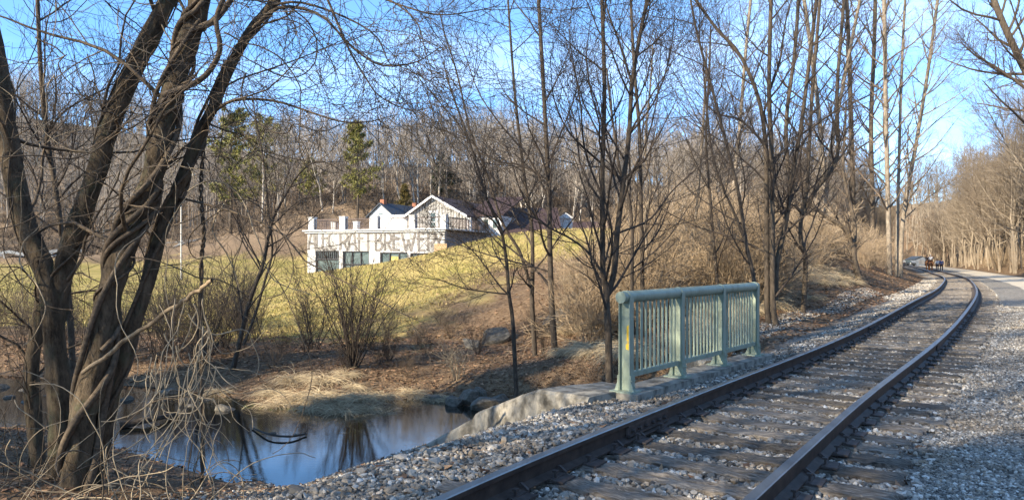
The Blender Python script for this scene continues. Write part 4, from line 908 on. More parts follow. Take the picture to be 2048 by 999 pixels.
# hillside brush as one mass
lib = []
for me in sh_red[:3]:
    v = np.empty(len(me.vertices)*3, np.float32); me.vertices.foreach_get('co', v); f = np.empty(len(me.loops), np.int32); me.loops.foreach_get('vertex_index', f)
    r_ = np.random.default_rng(1); f = f.reshape(-1, 4); keep = r_.uniform(size=len(f)) < .16; lib.append((v.reshape(-1, 3)*1.0, f[keep]))
def thin_lib():
    out = []
    for i in range(4):
        r_ = np.random.default_rng(650+i); ns = 12; a = r_.uniform(0, 6.28, ns); d = nrm(np.c_[np.cos(a)*.7, np.sin(a)*.7, np.ones(ns)]); m = np.linspace(0, 1, 4)
        P = d[:, None]*m[None, :, None]*r_.uniform(1.2, 2.6, (ns, 1, 1))+r_.normal(size=(ns, 4, 3))*.08; R = .022*np.linspace(1, .5, 4)[None]*np.ones((ns, 1)); t = TB().add(P, R, 3)
        Q, W = grow(r_, P, R, 5, .2, .98, 38, 12, 1.0, .3, 3, .02, .12, .7); t.add(Q, minr(W, .013), 3)
        me = t.mesh('x', M['hill_twig']); v = np.empty(len(me.vertices)*3, np.float32); me.vertices.foreach_get('co', v); f = np.empty(len(me.loops), np.int32); me.loops.foreach_get('vertex_index', f)
        out.append((v.reshape(-1, 3), f.reshape(-1, 4))); bpy.data.meshes.remove(me)
    return out
bp = np.array(bank_pts); mass('bank_woodland', bp, ground(bp[:, 0], bp[:, 1]), low, (.6, 1.05), M['bank_twig'], 'mass of bare pale trees covering the bank behind the first rows', 'woodland', fr)
bp = np.array(far_pts); mass('valley_woodland', bp, ground(bp[:, 0], bp[:, 1]), low, (.95, 1.4), M['bank_twig'], 'tall bare trees closing the valley where the trail disappears', 'woodland', fr)
tl = thin_lib(); pts = []
while len(pts) < 1500:
    d = fr.uniform(76, 175); px = fr.uniform(-100, 1850); x = d*(px-1024)/F
    if d < 90 and 560 < px < 1330: continue
    if px < 560 and d < 88: continue
    pts.append((x, d))
pts = np.array(pts); _, lp = lat(pts[:, 0], pts[:, 1]); pts = pts[lp > 6]
q_ = [(d*(px-1024)/F, d) for d, px in zip(fr.uniform(150, 240, 160), fr.uniform(1780, 1990, 160))]; q_ = np.array(q_); _, l = lat(q_[:, 0], q_[:, 1]); pts = np.vstack([pts, q_[(l > 6) | (l < -10)]])
mass('hillside_brush', pts, ground(pts[:, 0], pts[:, 1]), tl, (.6, 1.3), M['twig_mid'], 'brown leafless brush covering the lower hillside', 'brush', fr)

# dry grass
def tussock(seed, n, h, m, spread=.25):
    r = np.random.default_rng(seed); a = r.uniform(0, 6.28, n); q = np.c_[r.normal(size=(n, 2))*spread*.6, np.full(n, -.02)]; d = nrm(np.c_[np.cos(a)*.9, np.sin(a)*.9, r.uniform(.5, 1.6, n)]); out = [q]; L = h*r.uniform(.5, 1.3, n)
    for i in range(6): d = nrm(d+np.array([0, 0, -.32])+r.normal(size=d.shape)*.08); q = q+d*(L/6)[:, None]; q[:, 2] = np.maximum(q[:, 2], r.uniform(-.28, .03, n)); out.append(q)
    return TB().add(np.stack(out, 1), np.full((n, 1), .006)*np.linspace(1, .4, 7)[None], 3).mesh('tussock', m)
tus = [tussock(800+i, 380, .95, M['straw']) for i in range(3)]; tgr = tussock(810, 200, .3, M['greenblade'], .3)
spots = [(560, 800), (590, 775), (625, 808), (650, 780), (680, 812), (705, 785), (735, 808), (760, 790), (600, 795), (770, 812), (690, 770), (640, 795), (545, 785), (720, 800), (665, 800)]
for k, (px, py) in enumerate(spots):
    p = wp(px, py, -1.28); o = shrub(tus[k % 3], p[0], p[1], 'straw-coloured drooping grass tussock in the big clump on the far creek bank', 'dry grass clump on the creek bank', fr.uniform(.42, .72), fr.uniform(0, 6.28), 'dry_grass_tussock', 'grass tussock')
for k, (px, py) in enumerate([(570, 812), (640, 824), (680, 824), (520, 808)]):
    p = wp(px, py, -1.36); shrub(tgr, p[0], p[1], 'small green grass tuft at the water edge below the dry clump', 'green tufts at the water edge', .8, fr.uniform(0, 6), 'green_grass_tuft', 'grass tuft')
for k, (px, py, z) in enumerate([(1075, 760, -.55), (1055, 768, -.6), (1140, 765, -.4), (860, 770, -1.1), (820, 775, -1.2), (1000, 765, -.8), (900, 765, -1.0), (1180, 745, -.5), (440, 770, -1.2), (380, 780, -1.2), (300, 760, -1.1), (200, 745, -1.1)]):
    p = wp(px, py, z); shrub(tus[k % 3], p[0], p[1], 'small tuft of dry straw grass on the bank %s' % ('by the wing wall' if px > 1040 else 'above the creek boulders' if px > 780 else 'left of the big clump'), 'small dry tufts on the bank', fr.uniform(.4, .7), fr.uniform(0, 6), 'dry_grass_tussock', 'grass tussock')
for k in range(110):
    px = fr.uniform(1120, 1760); d = fr.uniform(15, 33); x = d*(px-1024)/F; _, l = lat([x], [d])
    if l[0] < 3.2: continue
    shrub(tus[k % 3], x, d, 'dry grass tuft in the undergrowth between railing and lawn' if px < 1540 else 'dry grass tuft in the undergrowth left of the track', 'dry tufts in the undergrowth', fr.uniform(.45, .9), fr.uniform(0, 6), 'dry_grass_tussock', 'grass tussock')

# rocks
def rock_mesh(seed):
    r = np.random.default_rng(seed); import bmesh
    bm = bmesh.new(); bmesh.ops.create_icosphere(bm, subdivisions=3, radius=1)
    pl_ = [(nrm(r.normal(size=3)), r.uniform(.40, .78)) for _ in range(11)]
    for v in bm.verts:
        c = np.array(v.co)
        for n_, d_ in pl_:
            t = c@n_
            if t > d_: c = c-n_*(t-d_)*.92
        c = c+r.normal(size=3)*.012; v.co = Vector(c*np.array([1, .75, .6]))
    me = bpy.data.meshes.new('rock'); bm.to_mesh(me); bm.free(); me.materials.append(M['rock']); return me
rocks = [rock_mesh(900+i) for i in range(4)]
RK = [(905, 792, -1.25, .42, 'blocky grey boulder at the back corner of the pool'), (935, 768, -1.0, .38, 'upright grey boulder just above the back corner of the pool'), (965, 782, -1.05, .55, 'broad pale boulder beside the wing wall'), (1000, 765, -.9, .45, 'flat pale boulder right behind the wing wall'), (870, 788, -1.3, .28, 'low dark boulder at the back edge of the pool'),
      (960, 800, -1.35, .22, 'small boulder at the waterline by the wing wall'), (448, 815, -1.36, .25, 'rounded grey rock left of the green grass at the water'), (880, 803, -1.42, .16, 'small dark rock in the water near the back corner'), (598, 872, -1.42, .15, 'dark clod-topped rock standing in the middle of the pool'), (545, 868, -1.42, .11, 'small dark rock left of the one in mid pool'), (690, 870, -1.43, .10, 'small low rock right of the ones in mid pool'),
      (985, 675, -.75, .7, 'pale flat stone at the foot of the mound'), (950, 690, -.85, .5, 'pale low stone left of the flat one below the mound'), (1120, 655, -.5, .7, 'grey stone half buried right of the straight dark tree')]
RK += [(x, y, -1.41, s, 'pale stone in the riffle behind the left tree clump') for x, y, s in ((20, 795, .2), (60, 805, .24), (100, 790, .18), (5, 775, .22), (345, 785, .28), (365, 800, .2), (330, 800, .16), (140, 785, .2), (45, 780, .16), (410, 800, .2), (300, 810, .15), (255, 800, .2), (385, 812, .16))]
for k, (px, py, z, s, lb) in enumerate(RK):
    p = wp(px, py, z); zz = max(gz(p[0], p[1]), WZ-.05); o = link('boulder' if s > .26 else 'creek_stone', rocks[k % 4], None, (p[0], p[1], zz+s*.12)); o.scale = (s, s, s); o.rotation_euler = (fr.normal()*.2, fr.normal()*.2, fr.uniform(0, 6)); tag(o, lb, 'rock', 'stones in the riffle' if 'riffle' in lb else 'rocks around the pool')
P_ = catmull([wp(505, 855, WZ+.02), wp(540, 868, WZ+.06), wp(580, 872, WZ+.05), wp(612, 866, WZ+.03)], 14)
tag(link('floating_stick', TB().add(P_, np.full(14, .018), 6).mesh('floating_stick', M['twig_dark'])), 'dark stick lying in the middle of the pool', 'stick')
P_ = catmull([wp(240, 850, WZ+.05), wp(300, 838, WZ+.10), wp(350, 828, WZ+.06)], 12)
tag(link('log', TB().add(P_, np.linspace(.07, .04, 12), 8).mesh('log', M['bark_dark'], lump=.05)), 'dark log across the shallows behind the tree clump', 'log')

# conifers
M['needle_olive'] = island('olive_pine_needles', [(0, (.06, .065, .016)), (.5, (.19, .18, .045)), (1, (.35, .32, .10))], .7)
M['needle_dark'] = island('dark_evergreen_needles', [(0, (.018, .030, .012)), (1, (.06, .085, .032))], .7)
M['needle_brown'] = island('bronzed_cedar', [(0, (.07, .055, .014)), (1, (.17, .125, .035))], .8)
def conifer(name, label, base, h, w, m, seed, t0=.15, nb=60, tuft=.5, nt=10, droop=0., shape=.8, group=None, gap=.25, trunk='bark_mid'):
    r = np.random.default_rng(seed); e = empty(name, tuple(base), label, 'tree', group); n = 12; t = np.linspace(0, 1, n)
    P = np.c_[np.cumsum(r.normal(size=(n, 2))*.05, axis=0), t*h]; P[0] = (0, 0, -.4); R = h*.014*(1-.9*t); tb = TB().add(P, R, 6)
    tt = np.sort(np.clip(t0+(1-t0)*(np.round(r.uniform(0, 1, nb)*14)/14+r.normal(size=nb)*.012), t0, .985)); a = r.uniform(0, 6.28, nb); L = w*np.power(1-(tt-t0)/(1-t0)*.93, shape)*r.uniform(.5, 1.15, nb)*np.where(tt < t0+.12, .75, 1)
    p0 = np.c_[np.interp(tt, t, P[:, 0]), np.interp(tt, t, P[:, 1]), tt*h]; d = np.c_[np.cos(a), np.sin(a), .25-droop+.35*tt]; m_ = np.linspace(0, 1, 6)
    B = p0[:, None]+d[:, None]*(L[:, None]*m_)[..., None]; B[..., 2] += .12*L[:, None]*m_**2; tb.add(B, (L*.015)[:, None]*np.linspace(1, .4, 6)[None], 3)
    k = np.repeat(np.arange(nb), nt); u = gap+(1.05-gap)*r.uniform(0, 1, nb*nt)**.8; c = p0[k]+d[k]*(L[k]*u)[:, None]; c[:, 2] += .12*L[k]*u**2; c += r.normal(size=c.shape)*(L[k]*.10)[:, None]*np.array([1, 1, .35])
    c = np.vstack([c, np.c_[P[-1, 0]+r.normal(size=(20, 2))*.2, h-r.uniform(0, 1.2, 20)]])
    q = 18; cc = np.repeat(c, q, axis=0); v = nrm(r.normal(size=cc.shape)+np.array([0, 0, .35]))*tuft*r.uniform(.4, .9, (len(cc), 1)); wv = nrm(np.cross(v, r.normal(size=v.shape)))*tuft*.085
    V = np.stack([cc-wv, cc+wv, cc+v], 1).reshape(-1, 3); Fq = np.arange(len(V)).reshape(-1, 3)
    tb.obj('trunk', M[trunk], e); part('foliage', raw_mesh('foliage', V, [Fq], m), e); return e
def con_at(px, pyb, pyt, d, **k):
    x = d*(px-1024)/F; z = gz(x, d); top = at(px, pyt, d)[2]; return conifer(base=(x, d, z), h=top-z, **k)
con_at(715, 0, 245, 95, name='pine_tree', label='tall tiered yellow-green pine behind the white building', w=3.6, m=M['needle_olive'], seed=1, t0=.22, nb=64, nt=14, tuft=.6)
con_at(462, 0, 228, 100, name='pine_tree', label='broad olive pine on the hill seen right of the vine-wrapped clump', w=4.6, m=M['needle_olive'], seed=2, t0=.22, nb=70, nt=8, tuft=.75, shape=.5)
con_at(535, 0, 240, 108, name='pine_tree', label='rounded olive pine next right of the broad hillside one', w=4.4, m=M['needle_olive'], seed=3, t0=.22, nb=70, nt=8, tuft=.75, shape=.5)
con_at(625, 0, 318, 100, name='pine_tree', label='small thin pale pine left of the tall tiered one', w=2.6, m=M['needle_olive'], seed=4, t0=.25, nb=36, nt=9, tuft=.6)
con_at(886, 0, 312, 112, name='evergreen_tree', label='dark evergreen behind the gable of the white building', w=3.0, m=M['needle_dark'], seed=5, t0=.1, nb=80, nt=14, tuft=.6, droop=.25)
con_at(808, 0, 370, 92, name='cedar_tree', label='bronze conical cedar behind the small slate-roofed house', w=1.5, m=M['needle_brown'], seed=6, t0=.02, nb=130, nt=10, tuft=.4, shape=.9, gap=.1)

# ------------------------------------------------------------------ buildings
def white_brick():
    m, nt, b = mat('whitewashed_brick')
    tc = N(nt, 'ShaderNodeTexCoord'); mp = N(nt, 'ShaderNodeMapping'); mp.inputs['Rotation'].default_value = (PI/2, 0, 0)
    nt.links.new(tc.outputs['Object'], mp.inputs[0]); f = noise(nt, 1.6, 8, rough=.7); g = noise(nt, 9, 5)
    c = ramp(nt, f, [(.34, (.26, .25, .23)), (.46, (.43, .42, .395)), (.6, (.56, .55, .53))]); c = mixc(nt, .5, c, ramp(nt, g, [(.35, (.62, .61, .6)), (.6, (1, 1, 1))]), 'MULTIPLY')
    nt.links.new(c, b.inputs['Base Color']); b.inputs['Roughness'].default_value = .9; bump(nt, b, g, .4, .02); return m
M['white_wall'] = white_brick()
M['white_paint'] = simple('white_paint', [(.3, (.52, .51, .49)), (.7, (.66, .65, .63))], 2, .7, .1)
M['letter'] = simple('taupe_lettering', [(.3, (.15, .135, .12)), (.7, (.22, .20, .18))], 3, .8, .1)
M['black'] = simple('black_metal', [(.3, (.02, .02, .022)), (.7, (.045, .045, .048))], 3, .5, 0)
M['brown_metal'] = simple('brown_metal', [(.3, (.09, .06, .05)), (.7, (.13, .09, .075))], 3, .5, 0)
M['glass'] = simple('dull_glass', [(.3, (.06, .085, .08)), (.7, (.12, .15, .14))], .7, .12, 0, spec=.6)
M['siding'] = None
def siding(name, c0, c1, sc_):
    m, nt, b = mat(name); tc = N(nt, 'ShaderNodeTexCoord'); w = N(nt, 'ShaderNodeTexWave', bands_direction='X'); w.inputs['Scale'].default_value = sc_; w.inputs['Distortion'].default_value = .1
    nt.links.new(tc.outputs['Object'], w.inputs['Vector']); c = ramp(nt, w.outputs['Fac'], [(.12, c0), (.3, c1)]); nt.links.new(c, b.inputs['Base Color']); b.inputs['Roughness'].default_value = .8
    bump(nt, b, w.outputs['Fac'], .5, .02); return m
M['siding'] = siding('taupe_board_siding', (.13, .12, .105), (.34, .32, .285), 1.1)
M['roof_red'] = simple('dark_red_roof', [(.3, (.04, .024, .022)), (.7, (.07, .043, .039))], 6, .75, .3)
M['roof_slate'] = simple('blue_black_roof', [(.3, (.03, .04, .055)), (.7, (.06, .075, .095))], 5, .7, .3)
M['brick'] = simple('red_brick', [(.3, (.22, .09, .05)), (.7, (.34, .15, .09))], 9, .9, .3)
M['blue_wall'] = simple('light_blue_siding', [(.3, (.22, .45, .74)), (.7, (.30, .54, .82))], 3, .7, .1)
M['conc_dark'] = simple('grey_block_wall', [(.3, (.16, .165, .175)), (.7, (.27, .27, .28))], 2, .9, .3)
M['poster'] = simple('yellow_notice', [(.3, (.55, .42, .12)), (.7, (.62, .50, .18))], 3, .8, 0)
M['wood'] = simple('tan_boards', [(.3, (.30, .20, .10)), (.7, (.42, .29, .16))], 5, .8, .2)

BA = math.radians(-20); bu = np.array([math.cos(BA), math.sin(BA), 0]); bn = np.array([-math.sin(BA), math.cos(BA), 0])
BC = np.array([64*(889-1024)/F, 64., 0]); DK = 4.22
def BF(V):                               # building frame: x along the front (0 at the right corner, negative left), y into the building
    V = np.asarray(V, float); return BC+V[:, :1]*bu+V[:, 1:2]*bn+np.array([0, 0, 1.])*V[:, 2:3]
def bxz(px, py, depth=0):                # pixel -> (x,z) on a plane parallel to the front
    o = BC+bn*depth; dirv = np.array([(px-1024)/F, 1, -(py-YH)/F]); t = ((o-np.array([0, 0, H]))@bn)/(dirv@bn); P = np.array([0, 0, H])+dirv*t; return float((P-o)@bu), float(P[2])
XL = bxz(615, 500)[0]
bl = empty('brewery_building', tuple(BC), 'whitewashed brick brewery with big wall lettering and roof terrace', 'building'); bB = tuple(BC)
def bobj(name, b, m, parent=None): return part(name, b.mesh(name, M[m] if isinstance(m, str) else m, bB), parent or bl)
wins = []
for (x0, y0, x1, y1) in ((631, 501, 678, 548), (685.5, 502, 738, 548), (760, 504.5, 815, 548), (820.5, 506, 858, 548)):
    a0 = bxz(x0, y0); a1 = bxz(x1, y0); wins.append((a0[0], a1[0], .35, a0[1]))
wl = MB(); ztop = DK-.05; lo = -1.0; edges = [XL]+[e for w_ in wins for e in w_[:2]]+[0]
for i in range(0, len(edges), 2): wl.box((edges[i], 0, lo), (edges[i+1], .35, ztop), BF)
for (a0, a1, z0, z1) in wins: wl.box((a0, 0.003, z1), (a1, .35, ztop), BF).box((a0, .003, lo), (a1, .35, z0), BF)
wl.box((XL, 9.6, lo), (0, 9.9, ztop), BF).box((XL, .35, lo), (XL+.3, 9.6, ztop), BF)
wallo = bobj('wall', wl, 'white_wall')
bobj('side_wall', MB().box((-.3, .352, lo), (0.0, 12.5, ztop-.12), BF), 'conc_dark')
bobj('cornice', MB().box((XL-.35, -.35, ztop), (.28, 0.4, ztop+.12), BF).box((XL-.2, -.18, ztop-.16), (.14, -.004, ztop-.004), BF), 'white_paint')
bobj('terrace_deck', MB().box((XL, .41, ztop-.02), (.7, 13.2, ztop+.10), BF), 'white_paint')
for k, (a0, a1, z0, z1) in enumerate(wins):
    f = MB(); fw = .10
    f.box((a0, .10, z0), (a0+fw, .2, z1), BF).box((a1-fw, .10, z0), (a1, .2, z1), BF).box((a0+fw, .10, z1-fw), (a1-fw, .2, z1), BF)
    if k == 0:
        f.box((a0+fw, .10, z1-.85), (a1-fw, .2, z1-.72), BF)
        for q in range(11): xx = a0+fw+(a1-a0-2*fw)*(q+.5)/11; f.box((xx-.04, .12, z1-.72), (xx+.04, .18, z1-fw), BF)
        fo = bobj('garage_door', f, 'black')
        bobj('panel', MB().box((a0+.3, .14, z0), (a1-.1, .19, z1-.86), BF), 'white_paint', fo) if False else None
        bobj('pane', MB().box((a0+fw, .205, z0), (a1-fw, .225, z1-.04), BF), 'glass', fo)
    else:
        for q in (1, 2): xx = a0+(a1-a0)*q/3; f.box((xx-.05, .10, z0), (xx+.05, .2, z1-fw), BF)
        f.box((a0+fw, .105, z1-1.25), (a1-fw, .195, z1-1.15), BF)
        fo = bobj('window', f, 'black')
        bobj('pane', MB().box((a0+.02, .205, z0), (a1-.02, .225, z1-.02), BF), 'glass', fo)
        if k == 2:
            xx = a0+(a1-a0)*.36; bobj('notice', MB().box((xx, .196, z1-1.12), (xx+.75, .204, z1-.35), BF), 'poster', fo)
# lettering: strokes in a unit cell (x 0..1, y 0..1)
def arc(cx, cy, rx, ry, a0, a1, n=12): return [(cx+rx*math.cos(t), cy+ry*math.sin(t)) for t in np.linspace(math.radians(a0), math.radians(a1), n)]
GL_ = {'A': [[(0, 0), (.12, .55), (.38, .95), (.5, 1), (.75, 1), (1, .0)], [(.06, .34), (.92, .34)]], 'L': [[(.1, 1), (.1, .05), (1, .05)]], 'E': [[(.95, 1), (.1, 1), (.1, .03), (1, .03)], [(-.12, .66), (.9, .66)]],
       'C': [arc(.5, .5, .5, .5, 50, 310, 20)], 'R': [[(.08, 0), (.08, 1), (.45, 1)]+arc(.45, .72, .52, .28, 90, -90, 12)+[(.08, .44)], [(.45, .44), (1, 0)]], 'F': [[(1, 1), (.3, 1), (.3, 0)], [(0, .66), (.9, .66)]],
       'T': [[(0, .98), (1, .98)], [(.5, .98), (.5, 0)]], 'B': [[(.1, 0), (.1, 1), (.4, 1)]+arc(.4, .78, .42, .22, 90, -90)+[(.1, .56)], [(.4, .56)]+arc(.4, .28, .6, .28, 90, -90)+[(.1, 0)]],
       'W': [[(0, 1), (.3, 0), (.5, .6), (.7, 0), (1, 1)]], 'Y': [[(0, 1), (.5, .5), (1, 1)], [(.5, .5), (.5, 0)]]}
def letter(ch, px0, px1, py0, py1):
    x0, z1 = bxz(px0, py0); x1, z0 = bxz(px1, py1); b = MB(); w = .105
    for st in GL_[ch]:
        P = np.array([(x0+(x1-x0)*u, z0+(z1-z0)*v) for u, v in st])
        T = nrm(np.gradient(P, axis=0)); Nn = np.c_[-T[:, 1], T[:, 0]]
        for i in range(len(P)-1):
            t = nrm(P[i+1]-P[i]); n2 = np.array([-t[1], t[0]])
            smooth_ = len(st) > 8
            na, nb_ = (Nn[i], Nn[i+1]) if smooth_ else (n2, n2); pa, pb = (P[i], P[i+1]) if smooth_ else (P[i]-t*w*.45, P[i+1]+t*w*.45)
            q = [pa-na*w, pb-nb_*w, pb+nb_*w, pa+na*w]; dy = -.03-.0015*(i % 3)
            b.prism(BF([(a_[0], -.004, a_[1]) for a_ in q][::-1]), BF([(a_[0], dy, a_[1]) for a_ in q][::-1]))
    bobj('letter', b, 'letter', wallo)
zx = lambda v: 590+v*.2002
for ch, a0, a1 in [('A', 138, 205), ('L', 212, 262), ('E', 272, 325), ('C', 335, 432), ('R', 447, 528), ('A', 532, 608), ('F', 620, 683), ('T', 692, 770), ('B', 800, 872), ('R', 892, 962), ('E', 978, 1042), ('W', 1068, 1200), ('E', 1228, 1292), ('R', 1325, 1400), ('Y', 1400, 1470)]:
    sh = (a0-130)/1300*3.2; letter(ch, zx(a0), zx(a1), 463.5+sh, 498.5+sh)
# pillars and terrace railing
def pillar(x, y, w, h): 
    b = MB().box((x-w/2, y-w/2, ztop+.121), (x+w/2, y+w/2, ztop+.12+h), BF).box((x-w/2-.04, y-w/2-.04, ztop+.12+h), (x+w/2+.04, y+w/2+.04, ztop+.18+h), BF); bobj('pillar', b, 'white_paint')
fx = [bxz(px, 450, .0)[0] for px in (625, 687, 752, 826, 888)]; 
for x in fx: pillar(x, .02, .55, 1.15)
bx_ = [bxz(px, 445, 5.5)[0] for px in (669, 713)]
for x in bx_: pillar(x, 5.5, .5, 1.0)
pillar(.2, 5, .35, 1.1); pillar(.2, 9.5, .35, 1.1)
def trail_(x0, y0, x1, y1, m='brown_metal', h=1.0):
    b = MB(); p0 = np.array([x0, y0]); p1 = np.array([x1, y1]); L = np.linalg.norm(p1-p0); t = (p1-p0)/L; n2 = np.array([-t[1], t[0]])
    def bb(a0, a1, w, z0, z1):
        q = [p0+t*a0-n2*w, p0+t*a1-n2*w, p0+t*a1+n2*w, p0+t*a0+n2*w]; b.prism(BF([(*v, z0) for v in q][::-1]), BF([(*v, z1) for v in q][::-1]))
    zb = ztop+.12
    bb(0, L, .035, zb+h-.07, zb+h); bb(0, L, .03, zb+.1, zb+.15); n = max(2, int(L/.14))
    for k in range(n+1): bb(L*k/n-.013, L*k/n+.013, .013, zb+.151, zb+h-.071)
    for k in range(int(L/1.6)+1): bb(min(L*k/max(1, int(L/1.6)), L-.03), min(L*k/max(1, int(L/1.6)), L-.03)+.03+.02, .03, zb, zb+h-.052)
    bobj('terrace_railing', b, m)
for a0, a1 in zip(fx[:-1], fx[1:]): trail_(a0+.28, .02, a1-.28, .02)
trail_(bx_[0]+.26, 5.5, bx_[1]-.26, 5.5); trail_(fx[0], .4, fx[0], 9.0); trail_(.2, .4, .2, 4.8); trail_(.2, 5.2, .2, 9.3); trail_(.2, 9.7, .2, 13.0)
# taupe gabled house on the terrace with the long red roof
GD_ = 6.2
def gx(px, py): return bxz(px, py, GD_)
gl, gr_, ga = gx(813, 428), gx(931, 430), gx(867, 394)
zl_ = min(gl[1], gr_[1])-.05; za = ga[1]; LB = 24.0
hs = MB(); hs.prism(BF([(gl[0], GD_, ztop+.1), (gr_[0], GD_, ztop+.1), (gr_[0], GD_, zl_), (ga[0], GD_, za), (gl[0], GD_, zl_)]), BF([(gl[0], GD_+LB, ztop+.1), (gr_[0], GD_+LB, ztop+.1), (gr_[0], GD_+LB, zl_), (ga[0], GD_+LB, za), (gl[0], GD_+LB, zl_)]))
bobj('gable_wall', hs, 'siding')
def roof2(b, xl, xa, xr, zl, za_, y0, y1, th=.14, ov=.3):
    for xe in (xl, xr):
        sg = 1 if xe > xa else -1; dz = (za_-zl)/abs(xe-xa); xe2 = xe+sg*ov; ze = zl-dz*ov
        q = [(xa, za_+.02), (xe2, ze+.02), (xe2, ze+.02+th), (xa, za_+.02+th)]
        if sg < 0: q = q[::-1]
        b.prism(BF([(v[0], y0, v[1]) for v in q]), BF([(v[0], y1, v[1]) for v in q]))
    return b
ro = bobj('roof', roof2(MB(), gl[0], ga[0], gr_[0], zl_, za, GD_-.35, GD_+LB), 'roof_red')
bobj('barge_board', roof2(MB(), gl[0], ga[0], gr_[0], zl_-.06, za-.06, GD_-.42, GD_-.352, .24, .32), 'white_paint')
w0, w1 = gx(858, 421), gx(876, 458)
bobj('gable_window_trim', MB().box((w0[0], GD_-.06, ztop+.12), (w0[0]+.22, GD_-.004, w0[1]), BF).box((w1[0]-.22, GD_-.06, ztop+.12), (w1[0], GD_-.004, w0[1]), BF).box((w0[0]+.22, GD_-.06, w0[1]-.25), (w1[0]-.22, GD_-.004, w0[1]), BF).box((w0[0]+.22, GD_-.055, ztop+.95), (w1[0]-.22, GD_-.006, ztop+1.05), BF), 'white_paint')
bobj('gable_window_pane', MB().box((w0[0]+.22, GD_-.03, ztop+.12), (w1[0]-.22, GD_-.003, w0[1]-.25), BF), 'glass')
# white wall left of the gable, white wing right of it
xa_, xb_ = bxz(748, 440, 6.4)[0], gl[0]-.01
bobj('white_screen_wall', MB().box((xa_, 6.4, ztop+.1), (xb_, 6.6, bxz(780, 429.5, 6.4)[1]), BF), 'white_paint')
xr2 = bxz(1003, 440, 9)[0]
bobj('white_wing', MB().box((gr_[0]+.01, 9, 1.5), (xr2, 14, bxz(960, 432, 9)[1]), BF), 'white_paint')
sl = MB(); zw = bxz(960, 432, 9)[1]; sl.prism(BF([(gr_[0]-1.0, 8.7, zw-.02), (xr2+.3, 8.7, zw-.02), (xr2+.3, 8.7, zw+.12), (gr_[0]-1.0, 8.7, zw+.12)]), BF([(gr_[0]-1.0, 15, zw+2.2), (xr2+.3, 15, zw+2.2), (xr2+.3, 15, zw+2.34), (gr_[0]-1.0, 15, zw+2.34)]))
bobj('wing_roof', sl, 'roof_red')
for k, px in enumerate((966, 984)):
    x0 = bxz(px, 440, 9)[0]; fo = bobj('wing_window', MB().box((x0, 8.93, ztop+.35), (x0+.7, 8.997, zw-.25), BF), 'white_paint'); bobj('pane', MB().box((x0+.1, 8.92, ztop+.45), (x0+.6, 8.929, zw-.35), BF), 'glass', fo)
bobj('wood_gate', MB().box((bxz(872, 490)[0], -.35, 1.0), (bxz(897, 490)[0], -.30, bxz(880, 487)[1]), BF), 'wood')
# far red-roofed barn with a white cupola
x0, x1 = bxz(985, 450, 24)[0], bxz(1112, 450, 24)[0]
def barn(name, label, px0, px1, py_ridge, py_eave, d, depth, roofm='roof_red', wallm='roof_red'):
    o = at(px0, 470, d); gz_ = gz(o[0], o[1]); X0, X1 = d*(px0-1024)/F, d*(px1-1024)/F; ze = at(0, py_eave, d)[2]; zr = at(0, py_ridge, d+depth/2)[2]
    base = (X0, d, gz_); e = empty(name, base, label, 'building'); th = .15
    part('wall', MB().prism(*[np.array([(xx, d+.3, gz_-1), (xx, d+depth-.3, gz_-1), (xx, d+depth-.3, ze), (xx, d+depth/2, zr-.12), (xx, d+.3, ze)]) for xx in (X0, X1)]).mesh('wall', M[wallm], base), e)
    b = MB()
    b.prism(np.array([(X0-.3, d-.2, ze-.1), (X0-.3, d+depth/2, zr), (X0-.3, d+depth/2, zr+th), (X0-.3, d-.2, ze-.1+th)]), np.array([(X1+.3, d-.2, ze-.1), (X1+.3, d+depth/2, zr), (X1+.3, d+depth/2, zr+th), (X1+.3, d-.2, ze-.1+th)]))
    b.prism(np.array([(X0-.3, d+depth+.2, ze-.1), (X0-.3, d+depth/2+.01, zr), (X0-.3, d+depth/2+.01, zr+th), (X0-.3, d+depth+.2, ze-.1+th)]), np.array([(X1+.3, d+depth+.2, ze-.1), (X1+.3, d+depth/2+.01, zr), (X1+.3, d+depth/2+.01, zr+th), (X1+.3, d+depth+.2, ze-.1+th)]))
    part('roof', b.mesh('roof', M[roofm], base), e); return e, base
bn1, b1 = barn('barn', 'long low barn with dark red roof joining the brewery on the right', 1010, 1118, 418, 466, 72, 14)
bn2, b2 = barn('barn', 'lower dark red roofed barn at the far right behind the lawn', 1110, 1228, 446, 468, 82, 9)
cu = at(1132, 470, 80); zc = at(0, 428, 80)[2]; c = MB().box((cu[0]-.7, 80, 4), (cu[0]+.7, 81.4, zc-.45)).prism(np.array([(cu[0]-.95, 79.8, zc-.45), (cu[0]+.95, 79.8, zc-.45), (cu[0], 79.8, zc+.15)]), np.array([(cu[0]-.95, 81.6, zc-.45), (cu[0]+.95, 81.6, zc-.45), (cu[0], 81.6, zc+.15)]))
part('dormer', c.mesh('dormer', M['white_paint'], b2), bn2)
